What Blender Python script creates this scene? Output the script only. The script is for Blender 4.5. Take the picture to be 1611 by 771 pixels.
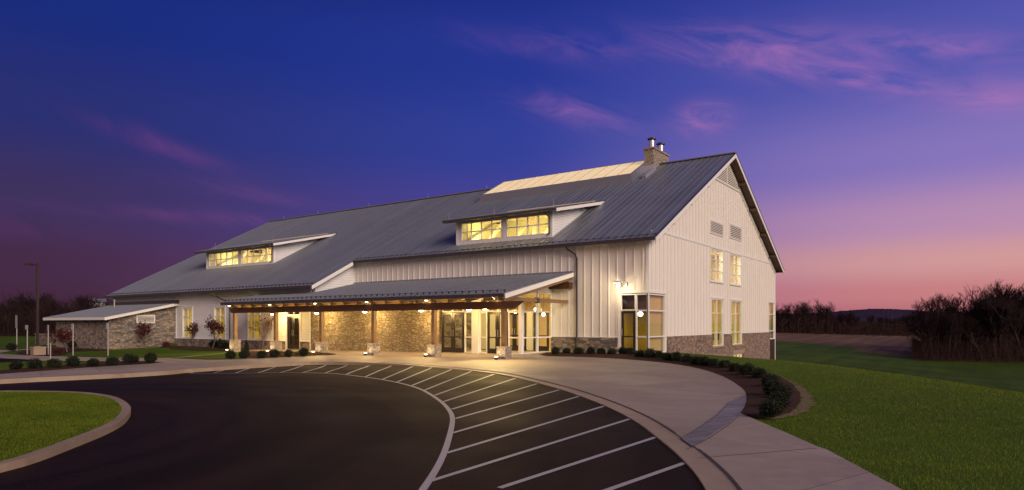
import bpy, bmesh, math, random
import numpy as np
from mathutils import Vector, Matrix
from mathutils.geometry import delaunay_2d_cdt
random.seed(7); rng = np.random.default_rng(7)
SC = bpy.context.scene; COL = SC.collection
for o in list(bpy.data.objects): bpy.data.objects.remove(o)

# ------------------------------------------------------------------ camera
FPX = 1037.0; PCX = 805.5; HOR = 508.5; CH = 1.65
YAW = math.radians(35.3)
FW = np.array([-math.sin(YAW), math.cos(YAW), 0.0]); RT = np.array([FW[1], -FW[0], 0.0])
CAM = -(35 * (1020 - PCX) / FPX * RT + 35 * FW); CAM[2] = CH
cd = bpy.data.cameras.new('camera'); cam = bpy.data.objects.new('camera', cd); COL.objects.link(cam)
cam.location = CAM; cam.rotation_euler = (math.radians(90), 0, YAW)
cd.sensor_width = 36; cd.lens = 36 * FPX / 1611; cd.shift_y = (HOR - 385.5) / 1611
cd.clip_start = 0.1; cd.clip_end = 9000
SC.camera = cam

# ------------------------------------------------------------------ world: dusk sky
def N(nt, typ, **kw):
    n = nt.nodes.new(typ)
    for k, v in kw.items():
        if k == 'ins':
            for kk, vv in v.items():
                if isinstance(vv, bpy.types.NodeSocket): nt.links.new(vv, n.inputs[kk])
                else: n.inputs[kk].default_value = vv
        else: setattr(n, k, v)
    return n
def MA(nt, op, a, b=None, c=None):
    ins = {0: a}
    if b is not None: ins[1] = b
    if c is not None: ins[2] = c
    return N(nt, 'ShaderNodeMath', operation=op, ins=ins).outputs[0]
def RAMP(nt, fac, stops, interp='EASE'):
    n = nt.nodes.new('ShaderNodeValToRGB'); nt.links.new(fac, n.inputs[0])
    cr = n.color_ramp; cr.interpolation = interp
    while len(cr.elements) > 1: cr.elements.remove(cr.elements[-1])
    for i, (p, c) in enumerate(stops):
        e = cr.elements[0] if i == 0 else cr.elements.new(p)
        e.position = p; e.color = (c[0], c[1], c[2], 1) if hasattr(c, '__len__') else (c, c, c, 1)
    return n.outputs[0]
def MIXC(nt, f, a, b, bt='MIX'):
    n = nt.nodes.new('ShaderNodeMix'); n.data_type = 'RGBA'; n.blend_type = bt
    for i, v in ((0, f), (6, a), (7, b)):
        if isinstance(v, bpy.types.NodeSocket): nt.links.new(v, n.inputs[i])
        elif i: n.inputs[i].default_value = (*v[:3], 1)
        else: n.inputs[i].default_value = v
    return n.outputs[2]
def lin(r, g, b):
    return tuple(((c / 255 / 12.92) if c / 255 <= .04045 else ((c / 255 + .055) / 1.055) ** 2.4) for c in (r, g, b))

w = bpy.data.worlds.new('World'); SC.world = w; w.use_nodes = True
nt = w.node_tree; nt.nodes.clear()
tc = N(nt, 'ShaderNodeTexCoord'); sp = N(nt, 'ShaderNodeSeparateXYZ', ins={0: tc.outputs['Generated']})
dx, dy, dz = sp.outputs
el = MA(nt, 'ARCSINE', dz); az = MA(nt, 'ARCTAN2', dx, dy)           # radians, az 0 = +Y, positive to +X
eld = MA(nt, 'MULTIPLY', el, 57.29578); azd = MA(nt, 'MULTIPLY', az, 57.29578)
e01 = MA(nt, 'DIVIDE', eld, 60.0)
def st(L): return [(d / 60.0, lin(*c)) for d, c in L]
rL = RAMP(nt, e01, st([(0, (66, 38, 54)), (4, (70, 44, 70)), (9, (62, 50, 94)), (15, (42, 48, 114)), (22, (26, 44, 124)), (30, (20, 34, 98)), (60, (20, 30, 80))]))
rM = RAMP(nt, e01, st([(0, (150, 88, 120)), (4, (116, 78, 140)), (9, (78, 70, 152)), (15, (52, 66, 154)), (22, (38, 56, 148)), (30, (26, 42, 124)), (60, (20, 30, 90))]))
rR = RAMP(nt, e01, st([(0, (176, 100, 112)), (2.2, (200, 128, 130)), (4.6, (210, 154, 154)), (7.5, (184, 142, 178)), (12, (136, 118, 188)), (19, (86, 88, 174)), (27, (52, 64, 152)), (60, (30, 40, 110))]))
# angle away from the after-glow, which lies beyond the right of the wood
ga = math.radians(17)
gd = MA(nt, 'ADD', MA(nt, 'MULTIPLY', MA(nt, 'SINE', az), math.sin(ga)), MA(nt, 'MULTIPLY', MA(nt, 'COSINE', az), math.cos(ga)))
fr = N(nt, 'ShaderNodeMapRange', interpolation_type='SMOOTHSTEP', ins={0: gd, 1: 0.60, 2: 0.99}).outputs[0]
fm = N(nt, 'ShaderNodeMapRange', interpolation_type='SMOOTHSTEP', ins={0: gd, 1: 0.0, 2: 0.75}).outputs[0]
sky = MIXC(nt, fr, MIXC(nt, fm, rL, rM), rR)
# the opposite half of the sky, behind the photographer, still carries a pale rosy band
rB = RAMP(nt, e01, st([(0, (150, 116, 122)), (10, (186, 146, 144)), (24, (158, 132, 146)), (42, (84, 82, 128)), (60, (34, 44, 104))]))
fb_ = N(nt, 'ShaderNodeMapRange', interpolation_type='SMOOTHSTEP', ins={0: gd, 1: -.25, 2: -.8}).outputs[0]
sky = MIXC(nt, fb_, sky, rB)
# thin pink cirrus
pos = N(nt, 'ShaderNodeCombineXYZ', ins={0: azd, 1: MA(nt, 'ADD', MA(nt, 'MULTIPLY', eld, 3.4), MA(nt, 'MULTIPLY', azd, 0.9)), 2: 0.0}).outputs[0]
nz = N(nt, 'ShaderNodeTexNoise', ins={'Vector': pos, 'Scale': 0.14, 'Detail': 7.0, 'Roughness': 0.62, 'Distortion': .9}).outputs[0]
nz = N(nt, 'ShaderNodeMapRange', ins={0: nz, 1: 0.36, 2: 0.70}).outputs[0]
tot = None
for (ca, ce, la, le, tl, am) in [(-8.5, 18.6, 9.5, 1.0, -.30, 1.0), (-2, 19.3, 7.0, .7, -.22, .8), (-14, 21.5, 8, 1.2, -.15, .5), (1.5, 15.2, 2.6, .8, -.05, .6), (-19, 16.5, 2.0, 1.0, -.05, 1.2), (-29.5, 17.6, 4.5, .9, -.22, .7),
                                 (-63, 13.3, 4.5, .7, -.28, .45), (-57, 10.4, 5.5, .5, -.12, .3), (-62, 8.3, 11, .5, .0, .45), (-75, 6.6, 8, .7, .0, .25), (2, 6.5, 8, .5, -.05, .22), (-30, 22.6, 9, 1.0, -.1, .25)]:
    u = MA(nt, 'SUBTRACT', azd, ca); v = MA(nt, 'SUBTRACT', MA(nt, 'SUBTRACT', eld, ce), MA(nt, 'MULTIPLY', u, tl))
    q = MA(nt, 'ADD', MA(nt, 'POWER', MA(nt, 'ABSOLUTE', MA(nt, 'DIVIDE', u, la)), 2.0), MA(nt, 'POWER', MA(nt, 'ABSOLUTE', MA(nt, 'DIVIDE', v, le * 1.15)), 2.0))
    g = MA(nt, 'MULTIPLY', MA(nt, 'EXPONENT', MA(nt, 'MULTIPLY', q, -1.0)), am)
    tot = g if tot is None else MA(nt, 'ADD', tot, g)
cl = N(nt, 'ShaderNodeMath', operation='MULTIPLY', use_clamp=True, ins={0: tot, 1: nz}).outputs[0]
cc = MIXC(nt, fm, lin(128, 62, 126), lin(188, 122, 182))
sky = MIXC(nt, MA(nt, 'MULTIPLY', cl, 0.66), sky, cc)
gr_ = N(nt, 'ShaderNodeMapRange', ins={0: dz, 1: -0.03, 2: 0.0}).outputs[0]
sky = MIXC(nt, gr_, (0.01, 0.008, 0.01), sky)
bg = N(nt, 'ShaderNodeBackground', ins={0: sky, 1: 1.0})
nt.links.new(bg.outputs[0], N(nt, 'ShaderNodeOutputWorld').inputs[0])

# soft after-glow from the clear sky behind the photographer's right shoulder
sd = bpy.data.lights.new('sun', 'SUN'); sun = bpy.data.objects.new('sun', sd); COL.objects.link(sun)
sd.energy = 3.1; sd.angle = math.radians(35); sd.color = (1.0, 0.80, 0.66)
sdir = Vector((0.88, -0.36, 0.40)).normalized()
sun.rotation_euler = sdir.to_track_quat('Z', 'Y').to_euler()
SC.view_settings.view_transform = 'Standard'; SC.view_settings.look = 'None'
SC.view_settings.exposure = 0.0; SC.view_settings.gamma = 1.0; SC.view_settings.use_curve_mapping = False

# ------------------------------------------------------------------ terrain
def Gn(x, y):                                                       # paved plateau, drains away from the building
    return -.024 * np.clip(-y, 0, 12) - .010 * np.clip(-x - 8, 0, 22)
PLAT = np.array([(0.4, 0.9), (3.5, -1.5), (6, -4.2), (7.6, -6), (9.5, -8.8), (11.6, -11), (14.5, -13), (22, -20), (60, -50), (60, -120), (-300, -120), (-300, 90), (-70, 60), (-50, 30), (-12, 8)], float)
def inside(P, x, y):
    x = np.asarray(x, float); y = np.asarray(y, float); r = np.zeros(np.shape(x), bool)
    n = len(P)
    for i in range(n):
        x0, y0 = P[i]; x1, y1 = P[(i + 1) % n]
        c = ((y0 > y) != (y1 > y))
        with np.errstate(divide='ignore', invalid='ignore'):
            xi = (x1 - x0) * (y - y0) / (y1 - y0 + 1e-12) + x0
        r ^= c & (x < xi)
    return r
def edist(P, x, y, closed=True):
    d = np.full(np.shape(x), 1e9); n = len(P)
    for i in range(n if closed else n - 1):
        a = np.array(P[i][:2]); b = np.array(P[(i + 1) % n][:2]); ab = b - a
        t = np.clip(((x - a[0]) * ab[0] + (y - a[1]) * ab[1]) / (ab @ ab + 1e-12), 0, 1)
        d = np.minimum(d, np.hypot(x - a[0] - t * ab[0], y - a[1] - t * ab[1]))
    return d
def ray(px, py): return FW + RT * (px - PCX) / FPX + np.array([0, 0, 1.0]) * (HOR - py) / FPX
CTRL = []
for px, L in {1190: [(590, 62), (572, 110), (548, 160), (534, 215), (522, 300), (516, 420)],
              1240: [(592, 62), (574, 100), (551, 150), (537, 208), (523, 300), (516, 420)],
              1330: [(600, 60), (586, 90), (566, 130), (545, 190), (525, 300), (517, 420)],
              1430: [(618, 50), (602, 80), (583, 120), (563, 168), (532, 270), (518, 420)],
              1560: [(652, 38), (622, 70), (596, 110), (563, 160), (548, 210), (522, 420)],
              1750: [(660, 38), (622, 70), (596, 110), (566, 160), (548, 230)],
              100: [(518, 160), (515, 300)], -300: [(518, 200)], 500: [(512, 200), (510, 500)], 900: [(510, 200), (509, 500)]}.items():
    for py, Z in L:
        p = CAM + ray(px, py) * Z; CTRL.append(tuple(p))
CTRL += [(60, -60, -3), (120, -100, -4), (0.5, 27, -3.3), (0.5, 17, -2.2), (6, 30, -3.6), (-30, 45, -1.5), (2500, 2500, 0), (-2500, 2500, 4), (0, 3000, 2), (-3000, -500, 0), (3000, -1500, 0), (0, -3000, 0), (-300, -300, 0)]
CT = np.array(CTRL); _n = len(CT)
_A = np.hypot(CT[:, None, 0] - CT[None, :, 0], CT[:, None, 1] - CT[None, :, 1])
_W = np.linalg.solve(_A + 1e-3 * np.eye(_n), CT[:, 2])
def G(x, y):
    x = np.asarray(x, float); y = np.asarray(y, float); sh = x.shape; x = x.ravel(); y = y.ravel()
    far = np.zeros(len(x))
    for i in range(_n): far += _W[i] * np.hypot(x - CT[i, 0], y - CT[i, 1])
    d = np.where(inside(PLAT, x, y), 0, edist(PLAT, x, y))
    s = np.clip(d / 24, 0, 1); s = s * s * (3 - 2 * s)
    return (Gn(x, y) * (1 - s) + far * s).reshape(sh)
def g1(x, y): return float(G(np.array([x]), np.array([y]))[0])
def at(px, py, dz=0.0):                                             # photograph pixel -> the place it shows on the plateau
    z = -.2
    for i in range(30):
        d = ray(px, py); p = CAM + d * ((z - CH) / d[2]); z = float(Gn(p[0], p[1])) + dz
    return p
def atp(L, dz=0.0): return [tuple(at(a, b, dz)[:2]) for a, b in L]
def ony(px, py, y): d = ray(px, py); return CAM + d * ((y - CAM[1]) / d[1])
def onx(px, py, x): d = ray(px, py); return CAM + d * ((x - CAM[0]) / d[0])

# ------------------------------------------------------------------ materials
M = {}
def mat(name, base, rough=.7, metal=0.0, noise=None, bump=None, spec=.4, emit=None, fn=None):
    m = bpy.data.materials.new(name); m.use_nodes = True; t = m.node_tree; b = t.nodes['Principled BSDF']
    b.inputs['Base Color'].default_value = (*base, 1); b.inputs['Roughness'].default_value = rough; b.inputs['Metallic'].default_value = metal
    b.inputs['Specular IOR Level'].default_value = spec
    tc = N(t, 'ShaderNodeTexCoord').outputs['Object']
    c = None
    if noise:
        col = None
        for (sc, amt, tint) in noise:
            f = N(t, 'ShaderNodeTexNoise', ins={'Vector': tc, 'Scale': sc, 'Detail': 5.0, 'Roughness': .6}).outputs[0]
            f = N(t, 'ShaderNodeMapRange', ins={0: f, 1: .3, 2: .7, 3: 0.0, 4: amt}).outputs[0]
            col = MIXC(t, f, col if col is not None else base, tint)
        c = col; t.links.new(c, b.inputs['Base Color'])
    if bump:
        sc, st_, di = bump
        f = N(t, 'ShaderNodeTexNoise', ins={'Vector': tc, 'Scale': sc, 'Detail': 4.0}).outputs[0]
        bn = N(t, 'ShaderNodeBump', ins={'Height': f, 'Strength': st_, 'Distance': di}); t.links.new(bn.outputs[0], b.inputs['Normal'])
    if emit:
        b.inputs['Emission Color'].default_value = (*emit[0], 1); b.inputs['Emission Strength'].default_value = emit[1]
    if fn: fn(t, b, tc)
    M[name] = m; return m

def stone_fn(scale, zs, pal, mort=.045):
    def f(t, b, tc):
        wn = N(t, 'ShaderNodeTexNoise', ins={'Vector': tc, 'Scale': 2.2, 'Detail': 2.0}).outputs[1]
        v = N(t, 'ShaderNodeVectorMath', operation='SCALE', ins={0: wn, 3: .12}).outputs[0]
        v = N(t, 'ShaderNodeVectorMath', operation='ADD', ins={0: tc, 1: v}).outputs[0]
        v = N(t, 'ShaderNodeVectorMath', operation='MULTIPLY', ins={0: v, 1: (1, 1, zs)}).outputs[0]
        vo = N(t, 'ShaderNodeTexVoronoi', feature='F1', ins={'Vector': v, 'Scale': scale, 'Randomness': .85})
        ve = N(t, 'ShaderNodeTexVoronoi', feature='DISTANCE_TO_EDGE', ins={'Vector': v, 'Scale': scale, 'Randomness': .85})
        s = N(t, 'ShaderNodeSeparateColor', ins={0: vo.outputs['Color']}).outputs
        c = RAMP(t, s[0], [(i / (len(pal) - 1), p) for i, p in enumerate(pal)], 'CONSTANT' if len(pal) > 6 else 'LINEAR')
        n2 = N(t, 'ShaderNodeTexNoise', ins={'Vector': tc, 'Scale': 14.0, 'Detail': 5.0}).outputs[0]
        c = MIXC(t, .55, c, N(t, 'ShaderNodeMapRange', ins={0: n2, 1: .25, 2: .75, 3: .35, 4: 1.0}).outputs[0], 'MULTIPLY')
        e = N(t, 'ShaderNodeMapRange', interpolation_type='SMOOTHSTEP', ins={0: ve.outputs[0], 1: 0.0, 2: mort * 1.6}).outputs[0]
        c = MIXC(t, e, (.11, .095, .08), c)
        t.links.new(c, b.inputs['Base Color'])
        h = MA(t, 'ADD', MA(t, 'MULTIPLY', e, MA(t, 'ADD', .5, MA(t, 'MULTIPLY', s[1], .6))), MA(t, 'MULTIPLY', n2, .35))
        bn = N(t, 'ShaderNodeBump', ins={'Height': h, 'Strength': 1.0, 'Distance': .035}); t.links.new(bn.outputs[0], b.inputs['Normal'])
    return f
PALS = [(.20, .16, .13), (.34, .27, .20), (.26, .22, .19), (.42, .34, .25), (.16, .13, .12), (.30, .25, .22), (.38, .29, .20), (.22, .19, .18)]
mat('stone', (.3, .25, .2), .85, fn=stone_fn(3.3, 2.1, PALS))
mat('stone_lamplit', (.38, .3, .2), .85, fn=stone_fn(3.1, 2.2, [(.30, .23, .15), (.44, .36, .25), (.35, .27, .18), (.50, .41, .29), (.25, .19, .13), (.41, .33, .24)], .065))  # porch wall copy of the stone, golden lamp glow worked into its palette
mat('stone_rough', (.3, .25, .2), .85, fn=stone_fn(6.0, 1.5, [(a * 1.22, b * 1.06, c * .98) for a, b, c in PALS]))
mat('stone_pier', (.42, .36, .28), .85, fn=stone_fn(3.6, 2.3, [(.30, .25, .19), (.46, .38, .28), (.38, .31, .24), (.52, .45, .34)]))
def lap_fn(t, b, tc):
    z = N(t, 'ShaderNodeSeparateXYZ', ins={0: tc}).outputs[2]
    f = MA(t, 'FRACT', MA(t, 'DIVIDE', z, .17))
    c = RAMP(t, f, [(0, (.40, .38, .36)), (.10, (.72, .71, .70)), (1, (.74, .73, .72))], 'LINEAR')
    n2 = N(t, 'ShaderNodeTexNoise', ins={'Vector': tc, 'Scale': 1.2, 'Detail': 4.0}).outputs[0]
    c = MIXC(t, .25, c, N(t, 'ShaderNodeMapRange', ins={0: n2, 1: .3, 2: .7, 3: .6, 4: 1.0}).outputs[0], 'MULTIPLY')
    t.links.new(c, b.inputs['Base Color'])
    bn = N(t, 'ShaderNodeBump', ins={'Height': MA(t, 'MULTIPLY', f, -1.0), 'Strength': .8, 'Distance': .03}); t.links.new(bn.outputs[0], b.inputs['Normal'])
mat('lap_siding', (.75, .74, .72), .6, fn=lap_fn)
mat('siding', (.80, .75, .67), .55, noise=[(.9, .22, (.60, .57, .52)), (7, .10, (.5, .47, .43))], bump=(25, .12, .01))
mat('trim', (.78, .76, .72), .5, noise=[(3, .2, (.64, .61, .56))])
mat('frame_white', (.76, .74, .70), .4, noise=[(4, .15, (.6, .58, .54))])
mat('frame_dark', (.025, .018, .016), .35, noise=[(6, .4, (.045, .03, .025))])
mat('gutter', (.050, .044, .05), .35, metal=.3, noise=[(3, .4, (.09, .075, .08))])
def roof_fn(t, b, tc):
    sx = N(t, 'ShaderNodeSeparateXYZ', ins={0: tc}).outputs[0]
    k = MA(t, 'FLOOR', MA(t, 'DIVIDE', sx, .45))
    wn = N(t, 'ShaderNodeTexWhiteNoise', noise_dimensions='1D', ins={'W': k}).outputs[0]
    n2 = N(t, 'ShaderNodeTexNoise', ins={'Vector': tc, 'Scale': .5, 'Detail': 5.0}).outputs[0]
    c = RAMP(t, MA(t, 'ADD', MA(t, 'MULTIPLY', wn, .4), MA(t, 'MULTIPLY', n2, .6)), [(.2, (.235, .25, .28)), (.8, (.32, .335, .365))], 'LINEAR')
    n3 = N(t, 'ShaderNodeTexNoise', ins={'Vector': N(t, 'ShaderNodeVectorMath', operation='MULTIPLY', ins={0: tc, 1: (1.6, .12, .12)}).outputs[0], 'Scale': 1.0, 'Detail': 4.0}).outputs[0]
    c = MIXC(t, .8, c, N(t, 'ShaderNodeMapRange', ins={0: n3, 1: .3, 2: .7, 3: .8, 4: 1.15}).outputs[0], 'MULTIPLY')
    bn = N(t, 'ShaderNodeBump', ins={'Height': n3, 'Strength': .25, 'Distance': .03}); t.links.new(bn.outputs[0], b.inputs['Normal'])
    t.links.new(c, b.inputs['Base Color'])
    t.links.new(MA(t, 'ADD', .34, MA(t, 'MULTIPLY', n2, .18)), b.inputs['Roughness'])
mat('roof_metal', (.25, .26, .28), .42, metal=.55, fn=roof_fn)
mat('roof_seam', (.25, .265, .31), .42, metal=.5, noise=[(2, .3, (.19, .20, .24))])
mat('wood', (.24, .14, .060), .55, noise=[(9, .5, (.13, .07, .03)), (60, .3, (.32, .20, .09))], bump=(60, .2, .005))
mat('wood_beam', (.085, .035, .018), .6, noise=[(7, .5, (.05, .02, .012))], bump=(50, .2, .005))
mat('soffit', (.56, .44, .28), .6, noise=[(5, .4, (.42, .31, .18))])
mat('attic_paint', (.86, .78, .46), .8, noise=[(1.2, .4, (.74, .64, .32))])
mat('soffit_brown', (.12, .06, .04), .6, noise=[(5, .4, (.08, .04, .03))])
mat('metal_galv', (.55, .56, .58), .35, metal=.6, noise=[(8, .3, (.4, .4, .42))])
mat('pole_paint', (.32, .30, .28), .5, noise=[(6, .3, (.45, .43, .4))])
mat('pole_dark', (.03, .018, .018), .5, noise=[(6, .3, (.05, .03, .03))])
mat('sign_blue', (.03, .10, .42), .4, noise=[(9, .2, (.04, .12, .36))])
mat('sign_white', (.75, .75, .73), .5, noise=[(9, .2, (.6, .6, .58))])
mat('sign_grey', (.22, .22, .23), .5, noise=[(9, .2, (.16, .16, .17))])
def asph_fn(t, b, tc):
    n1 = N(t, 'ShaderNodeTexNoise', ins={'Vector': tc, 'Scale': .35, 'Detail': 6.0, 'Roughness': .6}).outputs[0]
    n2 = N(t, 'ShaderNodeTexNoise', ins={'Vector': tc, 'Scale': 55.0, 'Detail': 3.0}).outputs[0]
    c = RAMP(t, n1, [(.3, (.0135, .0058, .0048)), (.7, (.024, .0118, .0090))], 'LINEAR')
    c = MIXC(t, .8, c, N(t, 'ShaderNodeMapRange', ins={0: n2, 1: .3, 2: .75, 3: .35, 4: 1.7}).outputs[0], 'MULTIPLY')
    rel_ = N(t, 'ShaderNodeVectorMath', operation='SUBTRACT', ins={0: tc, 1: (-2.5, -31.0, 0)}).outputs[0]
    ln_ = N(t, 'ShaderNodeVectorMath', operation='LENGTH', ins={0: rel_}).outputs['Value']
    arc = N(t, 'ShaderNodeTexNoise', noise_dimensions='2D', ins={'Vector': N(t, 'ShaderNodeCombineXYZ', ins={0: ln_, 1: MA(t, 'MULTIPLY', n1, 1.5), 2: 0.0}).outputs[0], 'Scale': 1.1, 'Detail': 3.0}).outputs[0]
    c = MIXC(t, .75, c, N(t, 'ShaderNodeMapRange', ins={0: arc, 1: .35, 2: .65, 3: .62, 4: 1.35}).outputs[0], 'MULTIPLY')
    vs_ = N(t, 'ShaderNodeTexVoronoi', feature='F1', ins={'Vector': tc, 'Scale': 16.0}).outputs
    spk = N(t, 'ShaderNodeMath', operation='LESS_THAN', ins={0: vs_[0], 1: .10}).outputs[0]
    c = MIXC(t, MA(t, 'MULTIPLY', spk, .35), c, (.10, .08, .075))
    t.links.new(c, b.inputs['Base Color'])
    t.links.new(N(t, 'ShaderNodeMapRange', ins={0: n1, 1: .3, 2: .7, 3: .62, 4: .8}).outputs[0], b.inputs['Roughness'])
    bn = N(t, 'ShaderNodeBump', ins={'Height': n2, 'Strength': .5, 'Distance': .012}); t.links.new(bn.outputs[0], b.inputs['Normal'])
mat('asphalt', (.03, .02, .02), .7, spec=.08, fn=asph_fn)
mat('paint_line', (.62, .58, .58), .6, noise=[(34, .6, (.26, .24, .24)), (3, .45, (.42, .39, .40)), (120, .6, (.2, .18, .18))])
def conc_fn(base, dark, light, panels=False):
    def f(t, b, tc):
        n0 = N(t, 'ShaderNodeTexNoise', ins={'Vector': tc, 'Scale': .45, 'Detail': 6.0, 'Roughness': .65, 'Distortion': .6}).outputs[0]
        n1 = N(t, 'ShaderNodeTexNoise', ins={'Vector': tc, 'Scale': 3.2, 'Detail': 5.0, 'Roughness': .65}).outputs[0]
        n2 = N(t, 'ShaderNodeTexNoise', ins={'Vector': tc, 'Scale': 70.0, 'Detail': 2.0}).outputs[0]
        c = MIXC(t, N(t, 'ShaderNodeMapRange', ins={0: n0, 1: .35, 2: .66, 3: 0.0, 4: 1.0}).outputs[0], dark, base)
        c = MIXC(t, N(t, 'ShaderNodeMapRange', ins={0: n1, 1: .4, 2: .75, 3: 0.0, 4: .6}).outputs[0], c, light)
        c = MIXC(t, .25, c, N(t, 'ShaderNodeMapRange', ins={0: n2, 1: .3, 2: .7, 3: .6, 4: 1.2}).outputs[0], 'MULTIPLY')
        if panels:                                                   # saw-cut joints and the slight tone change from panel to panel
            r_ = N(t, 'ShaderNodeVectorRotate', rotation_type='Z_AXIS', ins={'Vector': tc, 'Angle': .32}).outputs[0]
            q = N(t, 'ShaderNodeSeparateXYZ', ins={0: r_}).outputs; fl = []; ed = []
            for k_, pitch in ((0, 3.3), (1, 2.9)):
                u = MA(t, 'DIVIDE', q[k_], pitch); fl.append(MA(t, 'FLOOR', u)); ed.append(MA(t, 'MULTIPLY', MA(t, 'PINGPONG', u, .5), pitch))
            wn = N(t, 'ShaderNodeTexWhiteNoise', noise_dimensions='2D', ins={'Vector': N(t, 'ShaderNodeCombineXYZ', ins={0: fl[0], 1: fl[1], 2: 0.0}).outputs[0]}).outputs[0]
            c = MIXC(t, 1.0, c, N(t, 'ShaderNodeMapRange', ins={0: wn, 3: .86, 4: 1.08}).outputs[0], 'MULTIPLY')
            g_ = MA(t, 'LESS_THAN', MA(t, 'MINIMUM', ed[0], ed[1]), .007)
            c = MIXC(t, MA(t, 'MULTIPLY', g_, .75), c, (.05, .038, .032))
        t.links.new(c, b.inputs['Base Color'])
        t.links.new(N(t, 'ShaderNodeMapRange', ins={0: n1, 1: .3, 2: .7, 3: .5, 4: .8}).outputs[0], b.inputs['Roughness'])
        bn = N(t, 'ShaderNodeBump', ins={'Height': n2, 'Strength': .25, 'Distance': .006}); t.links.new(bn.outputs[0], b.inputs['Normal'])
    return f
mat('concrete', (.3, .27, .24), .7, fn=conc_fn((.37, .295, .225), (.27, .21, .16), (.42, .34, .27), True))
mat('kerb_stone', (.3, .25, .2), .7, fn=conc_fn((.36, .27, .18), (.26, .185, .125), (.42, .33, .235)))
def paver_fn(t, b, tc):
    conc_fn((.24, .215, .235), (.17, .15, .17), (.29, .265, .285))(t, b, tc)
    src = b.inputs['Base Color'].links[0].from_socket
    r_ = N(t, 'ShaderNodeVectorRotate', rotation_type='Z_AXIS', ins={'Vector': tc, 'Angle': -1.2}).outputs[0]
    bk = N(t, 'ShaderNodeTexBrick', ins={'Vector': r_, 'Color1': (1, 1, 1, 1), 'Color2': (.78, .76, .78, 1), 'Mortar': (.35, .32, .33, 1), 'Scale': 1.0, 'Mortar Size': .012, 'Brick Width': .62, 'Row Height': .31})
    t.links.new(MIXC(t, 1.0, src, bk.outputs[0], 'MULTIPLY'), b.inputs['Base Color'])
mat('stamped', (.24, .22, .24), .7, fn=paver_fn)
mat('joint', (.04, .03, .028), .9, noise=[(6, .4, (.06, .05, .045))])
def ground_fn(t, b, tc):
    s = N(t, 'ShaderNodeSeparateXYZ', ins={0: tc}).outputs
    n1 = N(t, 'ShaderNodeTexNoise', ins={'Vector': tc, 'Scale': .12, 'Detail': 6.0, 'Roughness': .62}).outputs[0]
    n2 = N(t, 'ShaderNodeTexNoise', ins={'Vector': tc, 'Scale': 2.5, 'Detail': 6.0, 'Roughness': .7}).outputs[0]
    n3 = N(t, 'ShaderNodeTexNoise', ins={'Vector': tc, 'Scale': 28.0, 'Detail': 4.0}).outputs[0]
    g = RAMP(t, MA(t, 'ADD', MA(t, 'MULTIPLY', n1, .5), MA(t, 'MULTIPLY', n2, .5)), [(.35, (.040, .072, .003)), (.5, (.062, .108, .005)), (.65, (.088, .138, .008))], 'LINEAR')
    g = MIXC(t, .55, g, N(t, 'ShaderNodeMapRange', ins={0: n3, 1: .3, 2: .7, 3: .4, 4: 1.5}).outputs[0], 'MULTIPLY')
    att = N(t, 'ShaderNodeAttribute', attribute_name='field').outputs
    far = RAMP(t, n1, [(.35, (.034, .062, .003)), (.65, (.056, .090, .005))], 'LINEAR')
    wv = N(t, 'ShaderNodeTexNoise', ins={'Vector': N(t, 'ShaderNodeVectorMath', operation='MULTIPLY', ins={0: tc, 1: (.9, .03, .1)}).outputs[0], 'Scale': .5, 'Detail': 4.0}).outputs[0]
    far = MIXC(t, .5, far, N(t, 'ShaderNodeMapRange', ins={0: wv, 1: .3, 2: .7, 3: .55, 4: 1.3}).outputs[0], 'MULTIPLY')
    br = RAMP(t, wv, [(.35, (.12, .068, .042)), (.65, (.19, .115, .072))], 'LINEAR')
    col = N(t, 'ShaderNodeSeparateColor', ins={0: att[0]}).outputs
    c = MIXC(t, col[0], g, far); c = MIXC(t, col[1], c, br)
    t.links.new(c, b.inputs['Base Color'])
    bn = N(t, 'ShaderNodeBump', ins={'Height': n3, 'Strength': .6, 'Distance': .03}); t.links.new(bn.outputs[0], b.inputs['Normal'])
mat('ground', (.05, .08, .01), .9, spec=.1, fn=ground_fn)
mat('grass_sheet', (.05, .085, .005), .9, spec=.1, noise=[(2.5, .7, (.07, .11, .006)), (30, .5, (.035, .06, .004))], bump=(30, .6, .03))
def blade_fn(c1, c2, c3):
    def f(t, b, tc):
        n1 = N(t, 'ShaderNodeTexNoise', ins={'Vector': tc, 'Scale': .7, 'Detail': 6.0, 'Roughness': .65}).outputs[0]
        n2 = N(t, 'ShaderNodeTexNoise', ins={'Vector': tc, 'Scale': 40.0, 'Detail': 1.0}).outputs[0]
        c = RAMP(t, MA(t, 'ADD', MA(t, 'MULTIPLY', n1, .72), MA(t, 'MULTIPLY', n2, .28)), [(.35, c1), (.5, c2), (.65, c3)], 'LINEAR')
        t.links.new(c, b.inputs['Base Color'])
    return f
mat('blades', (.07, .1, .01), .7, spec=.2, fn=blade_fn((.060, .094, .003), (.100, .142, .004), (.150, .176, .009)))
mat('mulch', (.06, .03, .022), .95, spec=.1, noise=[(22, .8, (.028, .014, .011)), (60, .5, (.11, .055, .038))], bump=(45, 1.0, .04))
mat('bare_soil', (.20, .14, .095), .95, spec=.1, noise=[(4, .6, (.13, .085, .055)), (25, .5, (.26, .19, .13))], bump=(20, 1.0, .05))
mat('leaf_dark', (.022, .036, .014), .6, spec=.3, fn=blade_fn((.007, .011, .004), (.014, .021, .007), (.027, .037, .012)))
mat('leaf_light', (.10, .11, .03), .6, fn=blade_fn((.06, .07, .02), (.10, .11, .03), (.14, .14, .05)))
mat('leaf_red', (.13, .016, .018), .6, fn=blade_fn((.035, .005, .006), (.075, .010, .010), (.12, .02, .02)))
mat('bark', (.045, .030, .028), .9, noise=[(8, .6, (.025, .016, .016))], spec=.1)
mat('bark_pale', (.15, .11, .10), .9, noise=[(8, .6, (.09, .065, .06))], spec=.1)
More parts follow.
